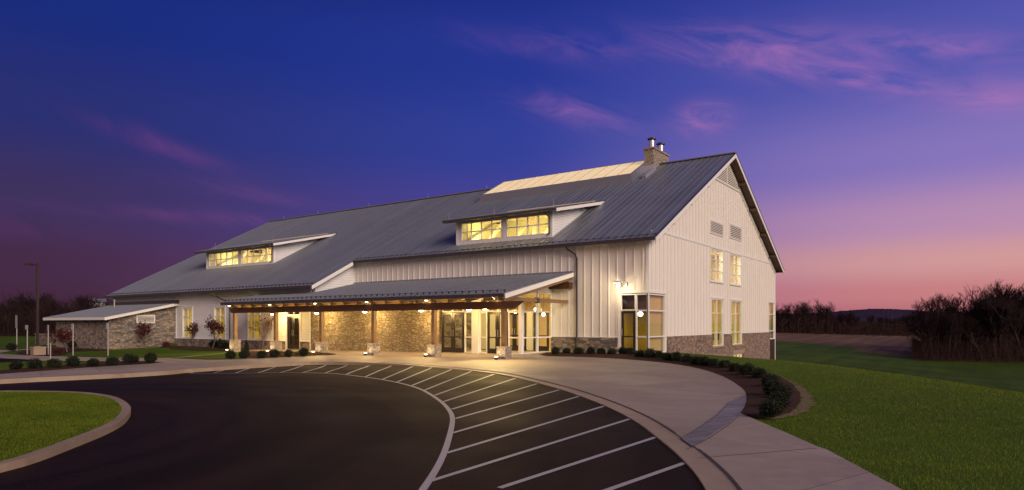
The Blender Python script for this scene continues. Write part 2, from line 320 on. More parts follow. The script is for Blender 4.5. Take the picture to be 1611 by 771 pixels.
mat('twigs', (.030, .018, .020), .95, spec=.05, noise=[(.3, .5, (.018, .012, .015))])
mat('brush', (.024, .013, .015), .95, spec=.05, noise=[(.06, .7, (.042, .022, .014)), (1.5, .5, (.013, .008, .011))])
mat('hill', (.042, .030, .055), 1, spec=0, noise=[(.02, .7, (.06, .05, .09)), (.1, .5, (.025, .02, .04))])  # distance haze is put into this bluish violet base colour
mat('room_warm', (.72, .50, .24), .8, noise=[(1.5, .3, (.6, .38, .16)), (.5, .5, (.8, .62, .34))])
mat('room_olive', (.62, .52, .13), .8, noise=[(1.5, .35, (.50, .42, .09))])
mat('room_cream', (.85, .78, .58), .8, noise=[(1.0, .3, (.7, .62, .42))])
mat('curtain', (.74, .66, .28), .85, noise=[(3, .3, (.6, .5, .18))])
mat('floor_in', (.45, .36, .22), .35, noise=[(2, .3, (.35, .27, .16))])
mat('furniture', (.05, .025, .02), .5, noise=[(5, .4, (.09, .04, .03))])
mat('lamp_glow', (1, .9, .7), .5, emit=((1.0, .80, .45), 14.0))
mat('lamp_shade', (.08, .07, .06), .4, metal=.4, noise=[(5, .3, (.12, .1, .09))])
def sky_fn(t, b, tc):
    n1 = N(t, 'ShaderNodeTexNoise', ins={'Vector': tc, 'Scale': .6, 'Detail': 4.0}).outputs[0]
    t.links.new(RAMP(t, n1, [(.3, (.95, .66, .30)), (.7, (1.0, .80, .46))], 'LINEAR'), b.inputs['Emission Color'])
    b.inputs['Emission Strength'].default_value = .52
mat('skylight_panel', (.7, .6, .4), .35, fn=sky_fn)  # emission stands in for room light passing through the panels
def glass_mat():
    m = bpy.data.materials.new('glass'); m.use_nodes = True; t = m.node_tree; t.nodes.clear()
    g_ = N(t, 'ShaderNodeNewGeometry').outputs
    c_ = MA(t, 'ABSOLUTE', N(t, 'ShaderNodeVectorMath', operation='DOT_PRODUCT', ins={0: g_['Incoming'], 1: g_['Normal']}).outputs['Value'])
    f = MA(t, 'ADD', .05, MA(t, 'MULTIPLY', .95, MA(t, 'POWER', MA(t, 'SUBTRACT', 1.0, c_), 5.0)))
    n = N(t, 'ShaderNodeTexNoise', ins={'Vector': N(t, 'ShaderNodeTexCoord').outputs['Object'], 'Scale': .8}).outputs[0]
    bn = N(t, 'ShaderNodeBump', ins={'Height': n, 'Strength': .05, 'Distance': .01}).outputs[0]
    tr = N(t, 'ShaderNodeBsdfTransparent', ins={0: (.93, .95, .92, 1)}); gl = N(t, 'ShaderNodeBsdfGlossy', ins={'Roughness': .02, 'Normal': bn})
    mx = N(t, 'ShaderNodeMixShader', ins={0: f}); t.links.new(tr.outputs[0], mx.inputs[1]); t.links.new(gl.outputs[0], mx.inputs[2])
    t.links.new(mx.outputs[0], N(t, 'ShaderNodeOutputMaterial').inputs[0]); M['glass'] = m
glass_mat()

# ------------------------------------------------------------------ mesh helpers
class MB:
    def __init__(s): s.v = []; s.f = []
    def add(s, vs, fs):
        k = len(s.v); s.v += [tuple(map(float, p)) for p in vs]; s.f += [tuple(i + k for i in f) for f in fs]; return s
    def box(s, x0, y0, z0, x1, y1, z1):
        x0, x1 = min(x0, x1), max(x0, x1); y0, y1 = min(y0, y1), max(y0, y1); z0, z1 = min(z0, z1), max(z0, z1)
        return s.add([(x0, y0, z0), (x1, y0, z0), (x1, y1, z0), (x0, y1, z0), (x0, y0, z1), (x1, y0, z1), (x1, y1, z1), (x0, y1, z1)],
                     [(0, 3, 2, 1), (4, 5, 6, 7), (0, 1, 5, 4), (1, 2, 6, 5), (2, 3, 7, 6), (3, 0, 4, 7)])
    def bar(s, p, q, w, h, up=(0, 0, 1)):                            # box section from p to q
        p = Vector(p); q = Vector(q); d = (q - p).normalized(); u = Vector(up)
        if abs(d.dot(u)) > .99: u = Vector((0, 1, 0))
        r = d.cross(u).normalized(); u = r.cross(d).normalized(); a = r * w / 2; b = u * h / 2
        vs = [p - a - b, p + a - b, p + a + b, p - a + b, q - a - b, q + a - b, q + a + b, q - a + b]
        return s.add(vs, [(0, 1, 2, 3), (7, 6, 5, 4), (0, 4, 5, 1), (1, 5, 6, 2), (2, 6, 7, 3), (3, 7, 4, 0)])
    def tube(s, pts, r, n=8, caps=True):
        pts = [Vector(p) for p in pts]; rs = r if hasattr(r, '__len__') else [r] * len(pts); k0 = len(s.v)
        for i, p in enumerate(pts):
            d = (pts[min(i + 1, len(pts) - 1)] - pts[max(i - 1, 0)]).normalized()
            a = d.orthogonal().normalized() if i == 0 else (a - d * a.dot(d)).normalized()
            b = d.cross(a)
            for j in range(n):
                t = 2 * math.pi * j / n; s.v.append(tuple(p + (a * math.cos(t) + b * math.sin(t)) * rs[i]))
        for i in range(len(pts) - 1):
            for j in range(n):
                q = k0 + i * n; s.f.append((q + j, q + (j + 1) % n, q + n + (j + 1) % n, q + n + j))
        if caps:
            s.f.append(tuple(k0 + j for j in range(n))[::-1]); s.f.append(tuple(k0 + (len(pts) - 1) * n + j for j in range(n)))
        return s
    def prism(s, poly, axis, a, b):                                  # poly in the two other axes, extruded a..b along axis
        n = len(poly)
        def mk(t, p): return (t, p[0], p[1]) if axis == 0 else ((p[0], t, p[1]) if axis == 1 else (p[0], p[1], t))
        vs = [mk(a, p) for p in poly] + [mk(b, p) for p in poly]
        fs = [tuple(range(n)), tuple(range(2 * n - 1, n - 1, -1))] + [(i, i + n, (i + 1) % n + n, (i + 1) % n) for i in range(n)]
        return s.add(vs, fs)
    def lathe(s, c, prof, n=14):
        k0 = len(s.v)
        for (r, z) in prof:
            for j in range(n):
                t = 2 * math.pi * j / n; s.v.append((c[0] + r * math.cos(t), c[1] + r * math.sin(t), c[2] + z))
        for i in range(len(prof) - 1):
            for j in range(n):
                q = k0 + i * n; s.f.append((q + j, q + (j + 1) % n, q + n + (j + 1) % n, q + n + j))
        s.f.append(tuple(k0 + j for j in range(n))[::-1]); s.f.append(tuple(k0 + (len(prof) - 1) * n + j for j in range(n)))
        return s
    def build(s, name, m, parent=None, origin=None, smooth=False, **tags):
        me = bpy.data.meshes.new(name); V = s.v
        if origin is not None: V = [(a - origin[0], b - origin[1], c - origin[2]) for a, b, c in V]
        me.from_pydata(V, [], s.f); me.materials.append(M[m]); me.validate()
        bm = bmesh.new(); bm.from_mesh(me); bmesh.ops.recalc_face_normals(bm, faces=bm.faces); bm.to_mesh(me); bm.free()
        if smooth:
            for p in me.polygons: p.use_smooth = True
        o = bpy.data.objects.new(name, me); COL.objects.link(o)
        if origin is not None: o.location = origin
        if parent: o.parent = parent
        for k, v in tags.items(): o[k] = v
        return o
def bsplit(mb, name, m, parent):                                     # every loose piece becomes a part of its own
    par = list(range(len(mb.v)))
    def find(a):
        while par[a] != a: par[a] = par[par[a]]; a = par[a]
        return a
    for f in mb.f:
        for q in f[1:]: par[find(q)] = find(f[0])
    gr = {}
    for f in mb.f: gr.setdefault(find(f[0]), []).append(f)
    first = None
    for fs in gr.values():
        ids = sorted({q for f in fs for q in f}); mp = {q: i for i, q in enumerate(ids)}
        o = MB().add([mb.v[q] for q in ids], [tuple(mp[q] for q in f) for f in fs]).build(name, m, parent); first = first or o
    return first
def empty(name, loc, label, category, group=None, rz=0):
    o = bpy.data.objects.new(name, None); o.empty_display_size = .3; COL.objects.link(o); o.location = loc; o.rotation_euler = (0, 0, rz)
    o['label'] = label; o['category'] = category
    if group: o['group'] = group
    return o
def copy_tree(o, parent=None):
    c = o.copy(); COL.objects.link(c)
    if parent: c.parent = parent
    for ch in list(o.children): copy_tree(ch, c)
    return c
def cells(mb, axis, a, b, u0, u1, z0, z1, holes=(), swap=False):
    """slab between a and b along axis (0=x,1=y), u x z rectangle with rectangular holes"""
    us = sorted({u0, u1, *[min(max(h[i], u0), u1) for h in holes for i in (0, 1)]}); zs = sorted({z0, z1, *[min(max(h[i], z0), z1) for h in holes for i in (2, 3)]})
    for i in range(len(us) - 1):
        j = 0
        while j < len(zs) - 1:
            uc = (us[i] + us[i + 1]) / 2
            def hole(jj): zc = (zs[jj] + zs[jj + 1]) / 2; return any(h[0] < uc < h[1] and h[2] < zc < h[3] for h in holes)
            if hole(j): j += 1; continue
            k = j
            while k + 1 < len(zs) - 1 and not hole(k + 1): k += 1
            if axis == 0: mb.box(a, us[i], zs[j], b, us[i + 1], zs[k + 1])
            else: mb.box(us[i], a, zs[j], us[i + 1], b, zs[k + 1])
            j = k + 1
    return mb
def sheet(name, m, poly, dz, drop=0.0, grid=1.5, zf=None, **tags):
    """polygon draped on the plateau, optional edge skirt"""
    P = [Vector(p[:2]) for p in poly]
    Q = []
    for i in range(len(P)):                                          # subdivide long edges
        a, b = P[i], P[(i + 1) % len(P)]; n = max(1, int((b - a).length / grid))
        for k in range(n): Q.append(a + (b - a) * k / n)
    arr = np.array([tuple(p) for p in Q])
    xs = np.arange(arr[:, 0].min(), arr[:, 0].max(), grid); ys = np.arange(arr[:, 1].min(), arr[:, 1].max(), grid)
    X, Y = np.meshgrid(xs, ys); X = X.ravel(); Y = Y.ravel()
    k = inside(arr, X, Y); X = X[k]; Y = Y[k]
    if len(X): k = edist(arr, X, Y) > grid * .35; X = X[k]; Y = Y[k]
    n = len(Q)
    pts = Q + [Vector((a, b)) for a, b in zip(X, Y)]
    r = delaunay_2d_cdt(pts, [(i, (i + 1) % n) for i in range(n)], [], 1, 1e-5)
    vv, ff, ov = r[0], r[2], r[3]
    A = np.array([tuple(v) for v in vv]); Z = (zf or (lambda x, y: G(x, y)))(A[:, 0], A[:, 1]) + dz
    mb = MB(); mb.add([(a[0], a[1], z) for a, z in zip(A, Z)], [tuple(f) for f in ff])
    if drop:
        zq = (zf or (lambda x, y: G(x, y)))(arr[:, 0], arr[:, 1]) + dz
        vs = [(arr[i, 0], arr[i, 1], zq[i]) for i in range(n)] + [(arr[i, 0], arr[i, 1], zq[i] - drop) for i in range(n)]
        mb.add(vs, [(i, (i + 1) % n, (i + 1) % n + n, i + n) for i in range(n)])
    o = mb.build(name, m, None)
    for k_, v_ in tags.items(): o[k_] = v_
    bm = bmesh.new(); bm.from_mesh(o.data)
    up = sum(f.normal.z * f.calc_area() for f in bm.faces)
    if up < 0: bmesh.ops.reverse_faces(bm, faces=bm.faces)
    bm.to_mesh(o.data); bm.free()
    return o
def smooth_poly(L, it=2):
    L = [np.array(p[:2], float) for p in L]
    for _ in range(it):
        R = [L[0]]
        for a, b in zip(L[:-1], L[1:]): R += [a * .75 + b * .25, a * .25 + b * .75]
        R.append(L[-1]); L = R
    return [tuple(p) for p in L]
def resample(L, step):
    L = np.array(L); d = np.r_[0, np.cumsum(np.hypot(*np.diff(L, axis=0).T))]; s = np.arange(0, d[-1], step)
    return np.c_[np.interp(s, d, L[:, 0]), np.interp(s, d, L[:, 1])]
def offset(L, w):
    L = np.array(L); t = np.gradient(L, axis=0); t /= np.linalg.norm(t, axis=1)[:, None]; return L + np.c_[-t[:, 1], t[:, 0]] * w

# ------------------------------------------------------------------ drive, walks, kerbs
Apx = [(1115.4, 771), (1074.5, 722), (1035.4, 689.3), (1000, 662.3), (956, 640), (915.8, 624.3), (883.3, 613.3), (848, 603.6), (814, 595), (780, 588), (741, 583.5), (711, 580.5), (649, 575.3), (582.6, 571.5), (516.2, 569.7), (478.9, 570.3), (437, 572.8), (400, 574.9), (293, 581.7), (270, 584.3), (240, 586.4), (171, 590.3), (62, 595), (0, 598.4)]
A = atp(Apx)
A = [(18, -80), (15.4, -45), (14.6, -34), (13.2, -28.5)] + A + [(-14.4, -28), (-17, -37), (-26, -60), (-34, -80)]
A = resample(smooth_poly(A, 3), .35)
A_in = offset(A, 0.0); A_out = offset(A, -.38)                        # travelling away then left: right-hand side is outward
if np.hypot(*(A_out[len(A)//2] - np.array([-3, -30]))) < np.hypot(*(A[len(A)//2] - np.array([-3, -30]))): A_out = offset(A, .38)
def sleft(x): return np.clip((-6.0 - x) / 5.0, 0, 1)
def asph_z(x, y): return Gn(x, y) - .015 - .115 * sleft(x)
def kerb_z(x, y): return Gn(x, y) + .012 + .02 * sleft(x)
asphalt_poly = [tuple(p) for p in A] + [(-34, -95), (18, -95)]
sheet('drive', 'asphalt', asphalt_poly, 0, grid=1.2, zf=asph_z, kind='structure')
k_poly = [tuple(p) for p in A] + [tuple(p) for p in A_out[::-1]]
sheet('kerb', 'kerb_stone', k_poly, 0, drop=.3, grid=.8, zf=kerb_z, kind='structure')
bed_px = [(860, 561.4), (938, 563.3), (989.7, 566.6), (1041.6, 571), (1088.7, 578), (1127.6, 588.6), (1156.8, 603.2), (1172.3, 615.9), (1174.9, 627.6), (1172.3, 641.2), (1164, 652.9)]
bed_in = resample(smooth_poly(atp(bed_px), 2), .4)
walk_r = atp([(1164, 652.9), (1252, 690), (1285, 705), (1300, 709.8), (1413, 771)])
inner_l = atp([(240, 573), (180, 576.4), (124.5, 580), (60, 585), (0, 589.5)])
join = atp([(268, 564)])
slab = [tuple(p) for p in A_out if p[1] > -80] 
slab = slab + [(-38, -80), (-30, -55), (-22, -33)] + inner_l[::-1] + join + atp([(371, 554.3)]) + [(-29.4, -4.6), (-29.4, -3.3), (-6.0, -3.0), (-5.9, -.2), (-4.5, -.2)] + [tuple(p) for p in bed_in] + walk_r[1:] + [(16.6, -30), (18.6, -38), (22, -80)]
sheet('plaza', 'concrete', slab, .03, drop=.3, grid=1.0, kind='structure')
# dark joint between gutter and plaza
jb = MB(); J = offset(A_out, -.008)
for i in range(len(J) - 1):
    if J[i][1] < -28.5 or J[i][0] < -4: continue
    if 10.05 < J[i][0] < 10.95 and J[i][1] < -19: continue           # no joint where the stamped band meets the gutter
    t = J[i + 1] - J[i]; n = np.array([-t[1], t[0]]); n /= np.hypot(*n)
    q = []
    for p, sgn in ((J[i], -1), (J[i + 1], -1), (J[i + 1], 1), (J[i], 1)):
        r = p + n * sgn * .009; q.append((r[0], r[1], float(Gn(r[0], r[1])) + .0345))
    jb.add(q, [(0, 1, 2, 3)])
def strip(mb, L, w_, dz, zf=Gn):
    L = np.array(L)
    if len(L) == 2: L = np.array([L[0] + (L[1] - L[0]) * t for t in np.linspace(0, 1, max(2, int(np.hypot(*(L[1] - L[0])) / .8)))])
    a = offset(L, w_ / 2); b = offset(L, -w_ / 2)
    vs = [(p[0], p[1], float(zf(p[0], p[1])) + dz) for p in a] + [(p[0], p[1], float(zf(p[0], p[1])) + dz) for p in b]; n = len(a)
    mb.add(vs, [(i, i + 1, n + i + 1, n + i) for i in range(n - 1)])
for a_, b_, w_ in [((1096, 720.5), (1284, 705), .016), ((1012, 619), (1174, 626), .014), ((938, 602), (1172, 612), .010), ((905, 588), (1120, 585), .010),
                   ((1045, 652), (1125, 654), .008), ((1069, 690), (1098, 674), .012), ((1098, 674), (1126, 655), .012), ((1126, 655), (1146, 635), .012), ((1080, 707), (1114, 690), .014), ((1114, 690), (1141, 672), .014), ((1141, 672), (1163, 653.5), .014),
                   ((760, 583), (900, 563), .010), ((640, 572), (840, 563), .010), ((820, 590), (1040, 574), .010), ((560, 563), (470, 566), .01), ((150, 578), (160, 585), .012), ((60, 585), (66, 591), .012), ((240, 573), (262, 580), .012)]:
    strip(jb, np.array(atp([a_, b_], .035)), w_, .0345)
jb.build('paving_joint', 'joint', kind='structure')
band = atp([(1174.9, 622), (1145, 635.4), (1125.6, 654.8), (1098.4, 674.3), (1080, 687.5), (1072, 693)]); band2 = atp([(1090, 706), (1105, 696.9), (1114, 690), (1141, 672), (1163.6, 652.6), (1172, 641)])
sheet('stamped_band', 'stamped', band + band2, .034, grid=.8, kind='structure')
# painted fire lane
pb = MB()
Bpx = [(664.6, 771), (678.3, 753), (698, 718), (709.7, 678.7), (713, 657), (705.7, 643.5), (694, 631.7), (667.7, 614.7), (647, 607.4), (624, 601.8), (599, 597), (574, 593.5), (545, 589.8), (512, 586.7), (476.8, 584.8), (441.5, 583.8), (400, 583.2), (340, 583.2), (291, 583.9)]
B = resample(smooth_poly([(13.5, -36), (11.6, -30.8)] + atp(Bpx, -.02), 3), .3)
strip(pb, B, .10, .004, asph_z)
for (a, b, c, d) in [(786, 770, 1033, 689), (677.6, 758.8, 994, 659.5), (702, 714.8, 954, 639), (711.7, 682.8, 913.5, 623.8), (716, 660, 882.5, 613.6), (711, 645, 848, 603.6), (697.8, 633, 814, 595), (683.8, 623, 779.4, 588.7), (668, 614.8, 743.4, 584), (648, 607.4, 711.7, 581), (624.8, 601.8, 680.7, 577.9), (601.6, 597.7, 651, 576),
                     (575, 593.5, 617, 573.8), (545, 589.8, 582.6, 572), (512, 586.7, 547, 571), (476.8, 584.8, 514, 570.6), (441.5, 583.8, 478.9, 570.8), (406, 583.2, 436, 573.2), (371, 583, 394.5, 575.6), (337, 583, 355, 578.3), (300, 583.2, 309, 581)]:
    strip(pb, np.array(atp([(a, b), (c, d)], -.03)), .09, .0045, asph_z)
e = atp([(965, 770), (1078, 730)], -.03); e0 = np.array(e[0]); e1 = np.array(e[1]); strip(pb, np.array([e0 - (e1 - e0) * 1.0, e1]), .09, .0045, asph_z)
pb.build('lane_marking', 'paint_line', kind='structure')
# kerbed grass island
isl = atp([(0, 731), (60, 715), (120, 692), (165, 675), (195, 660), (206, 646), (206, 638), (190, 626), (165, 620), (130, 616), (80, 614.5), (0, 614)], .1)
isl = [(6.5, -46), (5.6, -36), (4.9, -32)] + isl + [(-9.4, -28), (-11.5, -33), (-13, -46)]
isl = resample(smooth_poly(isl, 3), .3)
c_ = np.array([-2, -33]); isl_in = offset(isl, .17)
if np.hypot(*(isl_in[len(isl)//2] - c_)) > np.hypot(*(isl[len(isl)//2] - c_)): isl_in = offset(isl, -.17)
isl_z = lambda x, y: np.full(np.shape(x), -.29)
sheet('island_kerb', 'kerb_stone', [tuple(p) for p in isl] + [tuple(p) for p in isl_in[::-1]], .10, drop=.3, grid=.6, zf=isl_z, kind='structure')
ISL = [tuple(p) for p in isl_in]
mound = lambda x, y: -.29 + .25 * np.clip(edist(np.array(ISL), np.asarray(x, float), np.asarray(y, float)) / 8, 0, 1) ** .8 * .35
sheet('island_lawn', 'grass_sheet', ISL, .085, grid=.8, zf=mound, kind='structure')

# ------------------------------------------------------------------ ground sheet
def axis_pts(lo, hi, f0, f1, step, grow=1.14):
    a = list(np.arange(f0, f1 + 1e-6, step)); s = step; x = f1
    while x < hi: s *= grow; x += s; a.append(x)
    s = step; x = f0; L = []
    while x > lo: s *= grow; x -= s; L.append(x)
    return np.array(L[::-1] + a)
gx = axis_pts(-3200, 3200, -58, 30, .6); gy = axis_pts(-3000, 3400, -46, 32, .6)
X, Y = np.meshgrid(gx, gy); Zg = G(X, Y)
SL = np.array(slab); AP = np.array(asphalt_poly)
near = (np.abs(X + 10) < 60) & (np.abs(Y + 20) < 80)
xs_, ys_ = X[near], Y[near]
ins = inside(SL, xs_, ys_) | inside(AP, xs_, ys_) | inside(np.array(k_poly), xs_, ys_)
bd = np.minimum(edist(SL, xs_, ys_), 9)
onlyedge = bd < .75                                                   # stay clear of the lawn side of the slab edge
ina = inside(AP, xs_, ys_) | (edist(A, xs_, ys_, False) < .5)
low = ina | (ins & ~onlyedge)
zz = Zg[near]; zz = np.where(low, zz - .6, zz); Zg[near] = zz
bld = (X > -52.6) & (X < -.3) & (Y > -3.2) & (Y < 26.3)
Zg = np.where(bld, Zg - .4, Zg); Zg = np.where((X > -6) & (X < -.2) & (Y > 8) & (Y < 26.4), np.minimum(Zg, -3.6), Zg)
ny, nx = X.shape
idx = np.arange(nx * ny).reshape(ny, nx)
faces = np.stack([idx[:-1, :-1], idx[:-1, 1:], idx[1:, 1:], idx[1:, :-1]], -1).reshape(-1, 4)
me = bpy.data.meshes.new('ground'); me.from_pydata(np.stack([X, Y, Zg], -1).reshape(-1, 3).tolist(), [], faces.tolist())
me.materials.append(M['ground'])
for p in me.polygons: p.use_smooth = True
# field colours: r = far pasture, g = ploughed brown field (a real boundary in the land)
rel = np.stack([X.ravel() - CAM[0], Y.ravel() - CAM[1]], -1); Zc = rel @ FW[:2]; Xc = rel @ RT[:2]
dpl = np.where(inside(PLAT, X.ravel(), Y.ravel()), 0, edist(PLAT, X.ravel(), Y.ravel()))
past = np.clip((dpl - 14) / 16, 0, 1)
lat = Xc / np.maximum(Zc, 1)
edge = np.interp(Xc, [50, 89, 96, 102, 110, 300], [212, 210, 190, 169, 165, 165])
brown = np.clip((Zc - edge) / 6 + .5, 0, 1) * (Xc > 0) * np.clip((235 - Xc) / 20, 0, 1)
a_ = me.color_attributes.new('field', 'FLOAT_COLOR', 'POINT')
a_.data.foreach_set('color', np.stack([past, brown, 0 * past, 1 + 0 * past], -1).ravel().astype(np.float32))
go = bpy.data.objects.new('ground', me); COL.objects.link(go); go['kind'] = 'structure'

# distant wooded hills
def hill(name, Z, prof, seed):
    r = random.Random(seed); mb = MB(); n = len(prof); base = []; top = []; back = []
    pr = []
    for (a, b), (c, d) in zip(prof[:-1], prof[1:]):
        for k in range(14): t = k / 14; pr.append((a + (c - a) * t, b + (d - b) * t + r.uniform(-.35, .35)))
    pr.append(prof[-1]); m = len(pr)
    for px, py in pr:
        q = CAM + ray(px, py) * Z; f = CAM + ray(px, 511) * (Z * .8); k = CAM + ray(px, 511) * (Z * 1.3)
        base.append((f[0], f[1], -3)); top.append(tuple(q)); back.append((k[0], k[1], -3))
    mb.add(base + top + back, [(i, i + 1, m + i + 1, m + i) for i in range(m - 1)] + [(m + i, m + i + 1, 2 * m + i + 1, 2 * m + i) for i in range(m - 1)])
    mb.build(name, 'hill', smooth=True, kind='structure')
hill('hills', 1700, [(1100, 500), (1220, 494), (1290, 492), (1340, 488), (1370, 485.5), (1400, 486), (1425, 487), (1450, 489), (1500, 492), (1600, 490), (1750, 497)], 3)
hill('hills', 2300, [(-300, 500), (-50, 492), (60, 490), (140, 488), (200, 492), (300, 498)], 5)

# ------------------------------------------------------------------ the barn building
BLD = empty('barn_building', (0, 0, 0), 'long white barn style building with grey metal roof, stone base and lit windows', 'building')
EV = 6.15; SL_ = .523; RY = 13.3; GW = 26.6; XL = -52.8; RH = EV + SL_ * (RY + .5)
def zr(y): return EV + SL_ * (y + .5) if y <= RY else EV + SL_ * (2 * RY - y + .5)
def under(y): return zr(y) - .22
LK = {'room_lamp': 2.4, 'attic_lamp': 1.6, 'pendant_light': 5.5, 'uplight_beam': 1.5, 'wall_lamp_light': 1.5}
def lamp(name, loc, power, color=(1, .70, .36), size=.15, kind='POINT', target=None, spot=None, blend=.6, parent=None):
    l = bpy.data.lights.new(name, kind); l.energy = power * LK.get(name, 1); l.color = color
    if kind == 'AREA':
        if hasattr(size, '__len__'): l.shape = 'RECTANGLE'; l.size = size[0]; l.size_y = size[1]
        else: l.size = size
    else: l.shadow_soft_size = size
    if kind == 'SPOT': l.spot_size = math.radians(spot); l.spot_blend = blend
    o = bpy.data.objects.new(name, l); COL.objects.link(o); o.location = loc
    if kind != 'POINT': o.rotation_euler = (Vector(loc) - Vector(target if target else (loc[0], loc[1], loc[2] - 1))).to_track_quat('Z', 'Y').to_euler()
    if parent: o.parent = parent
    return o
def window(ax, pos, u0, u1, z0, z1, us=(), zs=(), m='frame_white', parent=BLD, fw=.07, mw=.035, name='window', trim=.0, inset=.10, out=.02, glass='glass'):
    """framed glazing in the plane x=pos (ax 0, looking +x) or y=pos (ax 1, looking -y)"""
    sg = 1 if ax == 0 else -1; a = pos + sg * out; b = pos - sg * inset
    mb = MB()
    def bx(ua, ub, za, zb, aa=a, bb=b):
        if ax == 0: mb.box(aa, ua, za, bb, ub, zb)
        else: mb.box(ua, aa, za, ub, bb, zb)
    bx(u0, u0 + fw, z0, z1); bx(u1 - fw, u1, z0, z1); bx(u0 + fw, u1 - fw, z0, z0 + fw); bx(u0 + fw, u1 - fw, z1 - fw, z1)
    for u in us: bx(u - mw, u + mw, z0 + fw, z1 - fw, a - sg * .015, b + sg * .01)
    for z in zs:
        e = [u0 + fw, *[q for u in sorted(us) for q in (u - mw, u + mw)], u1 - fw]
        for i in range(0, len(e), 2): bx(e[i], e[i + 1], z - mw, z + mw, a - sg * .018, b + sg * .012)
    if trim:
        c = pos + sg * (out + .03)
        bx(u0 - trim, u0 + .01, z0 - .0, z1 + .02, c, pos - sg * .0); bx(u1 - .01, u1 + trim, z0 - .0, z1 + .02, c, pos)
        bx(u0 - trim - .03, u1 + trim + .03, z1 + .02, z1 + .02 + trim, c + sg * .01, pos); bx(u0 - trim - .04, u1 + trim + .04, z0 - .09, z0, c + sg * .04, pos)
    f = mb.build(name, m, parent)
    g = pos - sg * inset * .55; gb = MB()
    if ax == 0: gb.box(g, u0 + fw * .5, z0 + fw * .5, g - .012, u1 - fw * .5, z1 - fw * .5)
    else: gb.box(u0 + fw * .5, g, z0 + fw * .5, u1 - fw * .5, g + .012, z1 - fw * .5)
    gb.build('pane', glass, f)
    return f
def door_leaf(y, x0, x1, z0, z1, parent=BLD, leaves=1, ax=1):
    """dark glazed door with wide rails, facing -y"""
    mb = MB(); gb = MB(); hb = MB(); w_ = (x1 - x0) / leaves
    for i in range(leaves):
        a = x0 + i * w_ + .012; b = a + w_ - .024; s = .13
        mb.box(a, y - .03, z0, a + s, y + .03, z1); mb.box(b - s, y - .03, z0, b, y + .03, z1)
        mb.box(a + s, y - .029, z0, b - s, y + .029, z0 + .28); mb.box(a + s, y - .029, z1 - .12, b - s, y + .029, z1); mb.box(a + s, y - .027, z0 + .86, b - s, y + .027, z0 + .93)
        gb.box(a + s, y - .006, z0 + .28, b - s, y + .006, z1 - .12)
        hx = b - s / 2 if i == 0 and leaves == 2 else a + s / 2
        hb.tube([(hx, y - .04, z0 + .95), (hx, y - .09, z0 + .97), (hx, y - .09, z0 + 1.3), (hx, y - .04, z0 + 1.32)], .014, 6)
    d = mb.build('door', 'frame_dark', parent); gb.build('pane', 'glass', d); hb.build('handle', 'metal_galv', d)
    return d

# --- walls
battens = []
def batten_x(mb, x, z0, z1): mb.box(x - .03, -.028, z0, x + .03, .002, z1)
f1 = MB(); cells(f1, 1, 0, .25, -23.0, 0, -.5, 6.19, [(-22.9, -6.03, -1, 3.5), (-1.63, .1, -.02, 3.27)])
x = -.30
while x > -22.8:
    if x > -1.63 - .04: f1.box(x - .03, -.04, 3.42, x + .03, .002, 6.1)
    elif x > -6.05: f1.box(x - .03, -.04, .90, x + .03, .002, 6.1)
    else: f1.box(x - .03, -.04, 3.6, x + .03, .002, 6.1)
    x -= .508
f1.box(-23, -.035, 5.98, 0.03, .0, 6.18)
f1.build('front_wall', 'siding', BLD)
tb = MB(); tb.box(-.09, -.045, .9, .045, .05, 6.2) if False else None
tb.box(-.10, -.05, 3.40, .05, -.001, 6.17); tb.box(.001, .0, 3.40, .05, .10, 6.17)
tb.box(-1.75, -.05, 3.27, .055, -.001, 3.40); tb.box(.001, .0, 3.27, .055, 2.38, 3.40)
tb.box(-1.75, -.05, .0, -1.63, -.001, 3.27); tb.box(.001, 2.26, -.1, .05, 2.38, 3.27)
tb.box(-6.0, -.06, .86, -1.75, .0, .90)
tb.build('corner_trim', 'trim', BLD)
sb = MB(); cells(sb, 1, -.10, -.001, -6.02, -1.75, -.6, .86); sb.build('stone_base', 'stone', BLD)
# gable end
gh = [(-.1, 2.26, -.02, 3.27), (10.04, 12.5, .12, 3.25), (14.22, 16.8, .12, 3.25), (9.9, 12.46, 4.43, 6.58), (14.01, 16.59, 4.43, 6.58), (24.5, 26.7, -2.9, 3.45), (10.1, 12.6, -2.5, -.68), (14.45, 16.9, -2.5, -.55)]
gw = MB()
cells(gw, 0, 0, -.25, .25, 9, -4.5, 6.0, gh); cells(gw, 0, 0, -.25, 9, 17.6, -4.5, 7.0, gh); cells(gw, 0, 0, -.25, 17.6, 26.6, -4.5, 6.0, gh)
gw.prism([(0, 6.0), (9, 6.0), (9, under(9)), (0, under(0))], 0, -.25, 0); gw.prism([(17.6, 6.0), (26.6, 6.0), (26.6, under(26.6)), (17.6, under(17.6))], 0, -.25, 0)
gw.prism([(9, 7), (17.6, 7), (17.6, under(17.6)), (13.3, under(13.3)), (9, under(9))], 0, -.25, 0)
def bat_y(y, z0, z1):
    segs = [(z0, z1)]
    for h in gh + [(9.75, 12.5, 7.5, 8.6), (13.9, 16.7, 7.6, 8.75)]:
        if h[0] - .14 < y < h[1] + .14:
            ns = []
            for a, b in segs:
                if h[3] + .12 <= a or h[2] - .12 >= b: ns.append((a, b)); continue
                if h[2] - .12 > a: ns.append((a, h[2] - .12))
                if h[3] + .12 < b: ns.append((h[3] + .12, b))
            segs = ns
    for a, b in segs:
        if b - a > .05: gw.box(-.002, y - .022, a, .045, y + .024, b)
y = .35
while y < 26.5:
    bat_y(y, .93, 6.64); 
    if under(y) > 6.95: bat_y(y + .2, 6.78, min(under(y + .2) - .03, 11.35) )
    y += .545
gw.build('gable_wall', 'siding', BLD)
tr = MB(); tr.box(.001, .8, 6.64, .045, 25.8, 6.78)
tr.box(.001, 26.5, -3.9, .05, 26.6 + .03, 6.0)
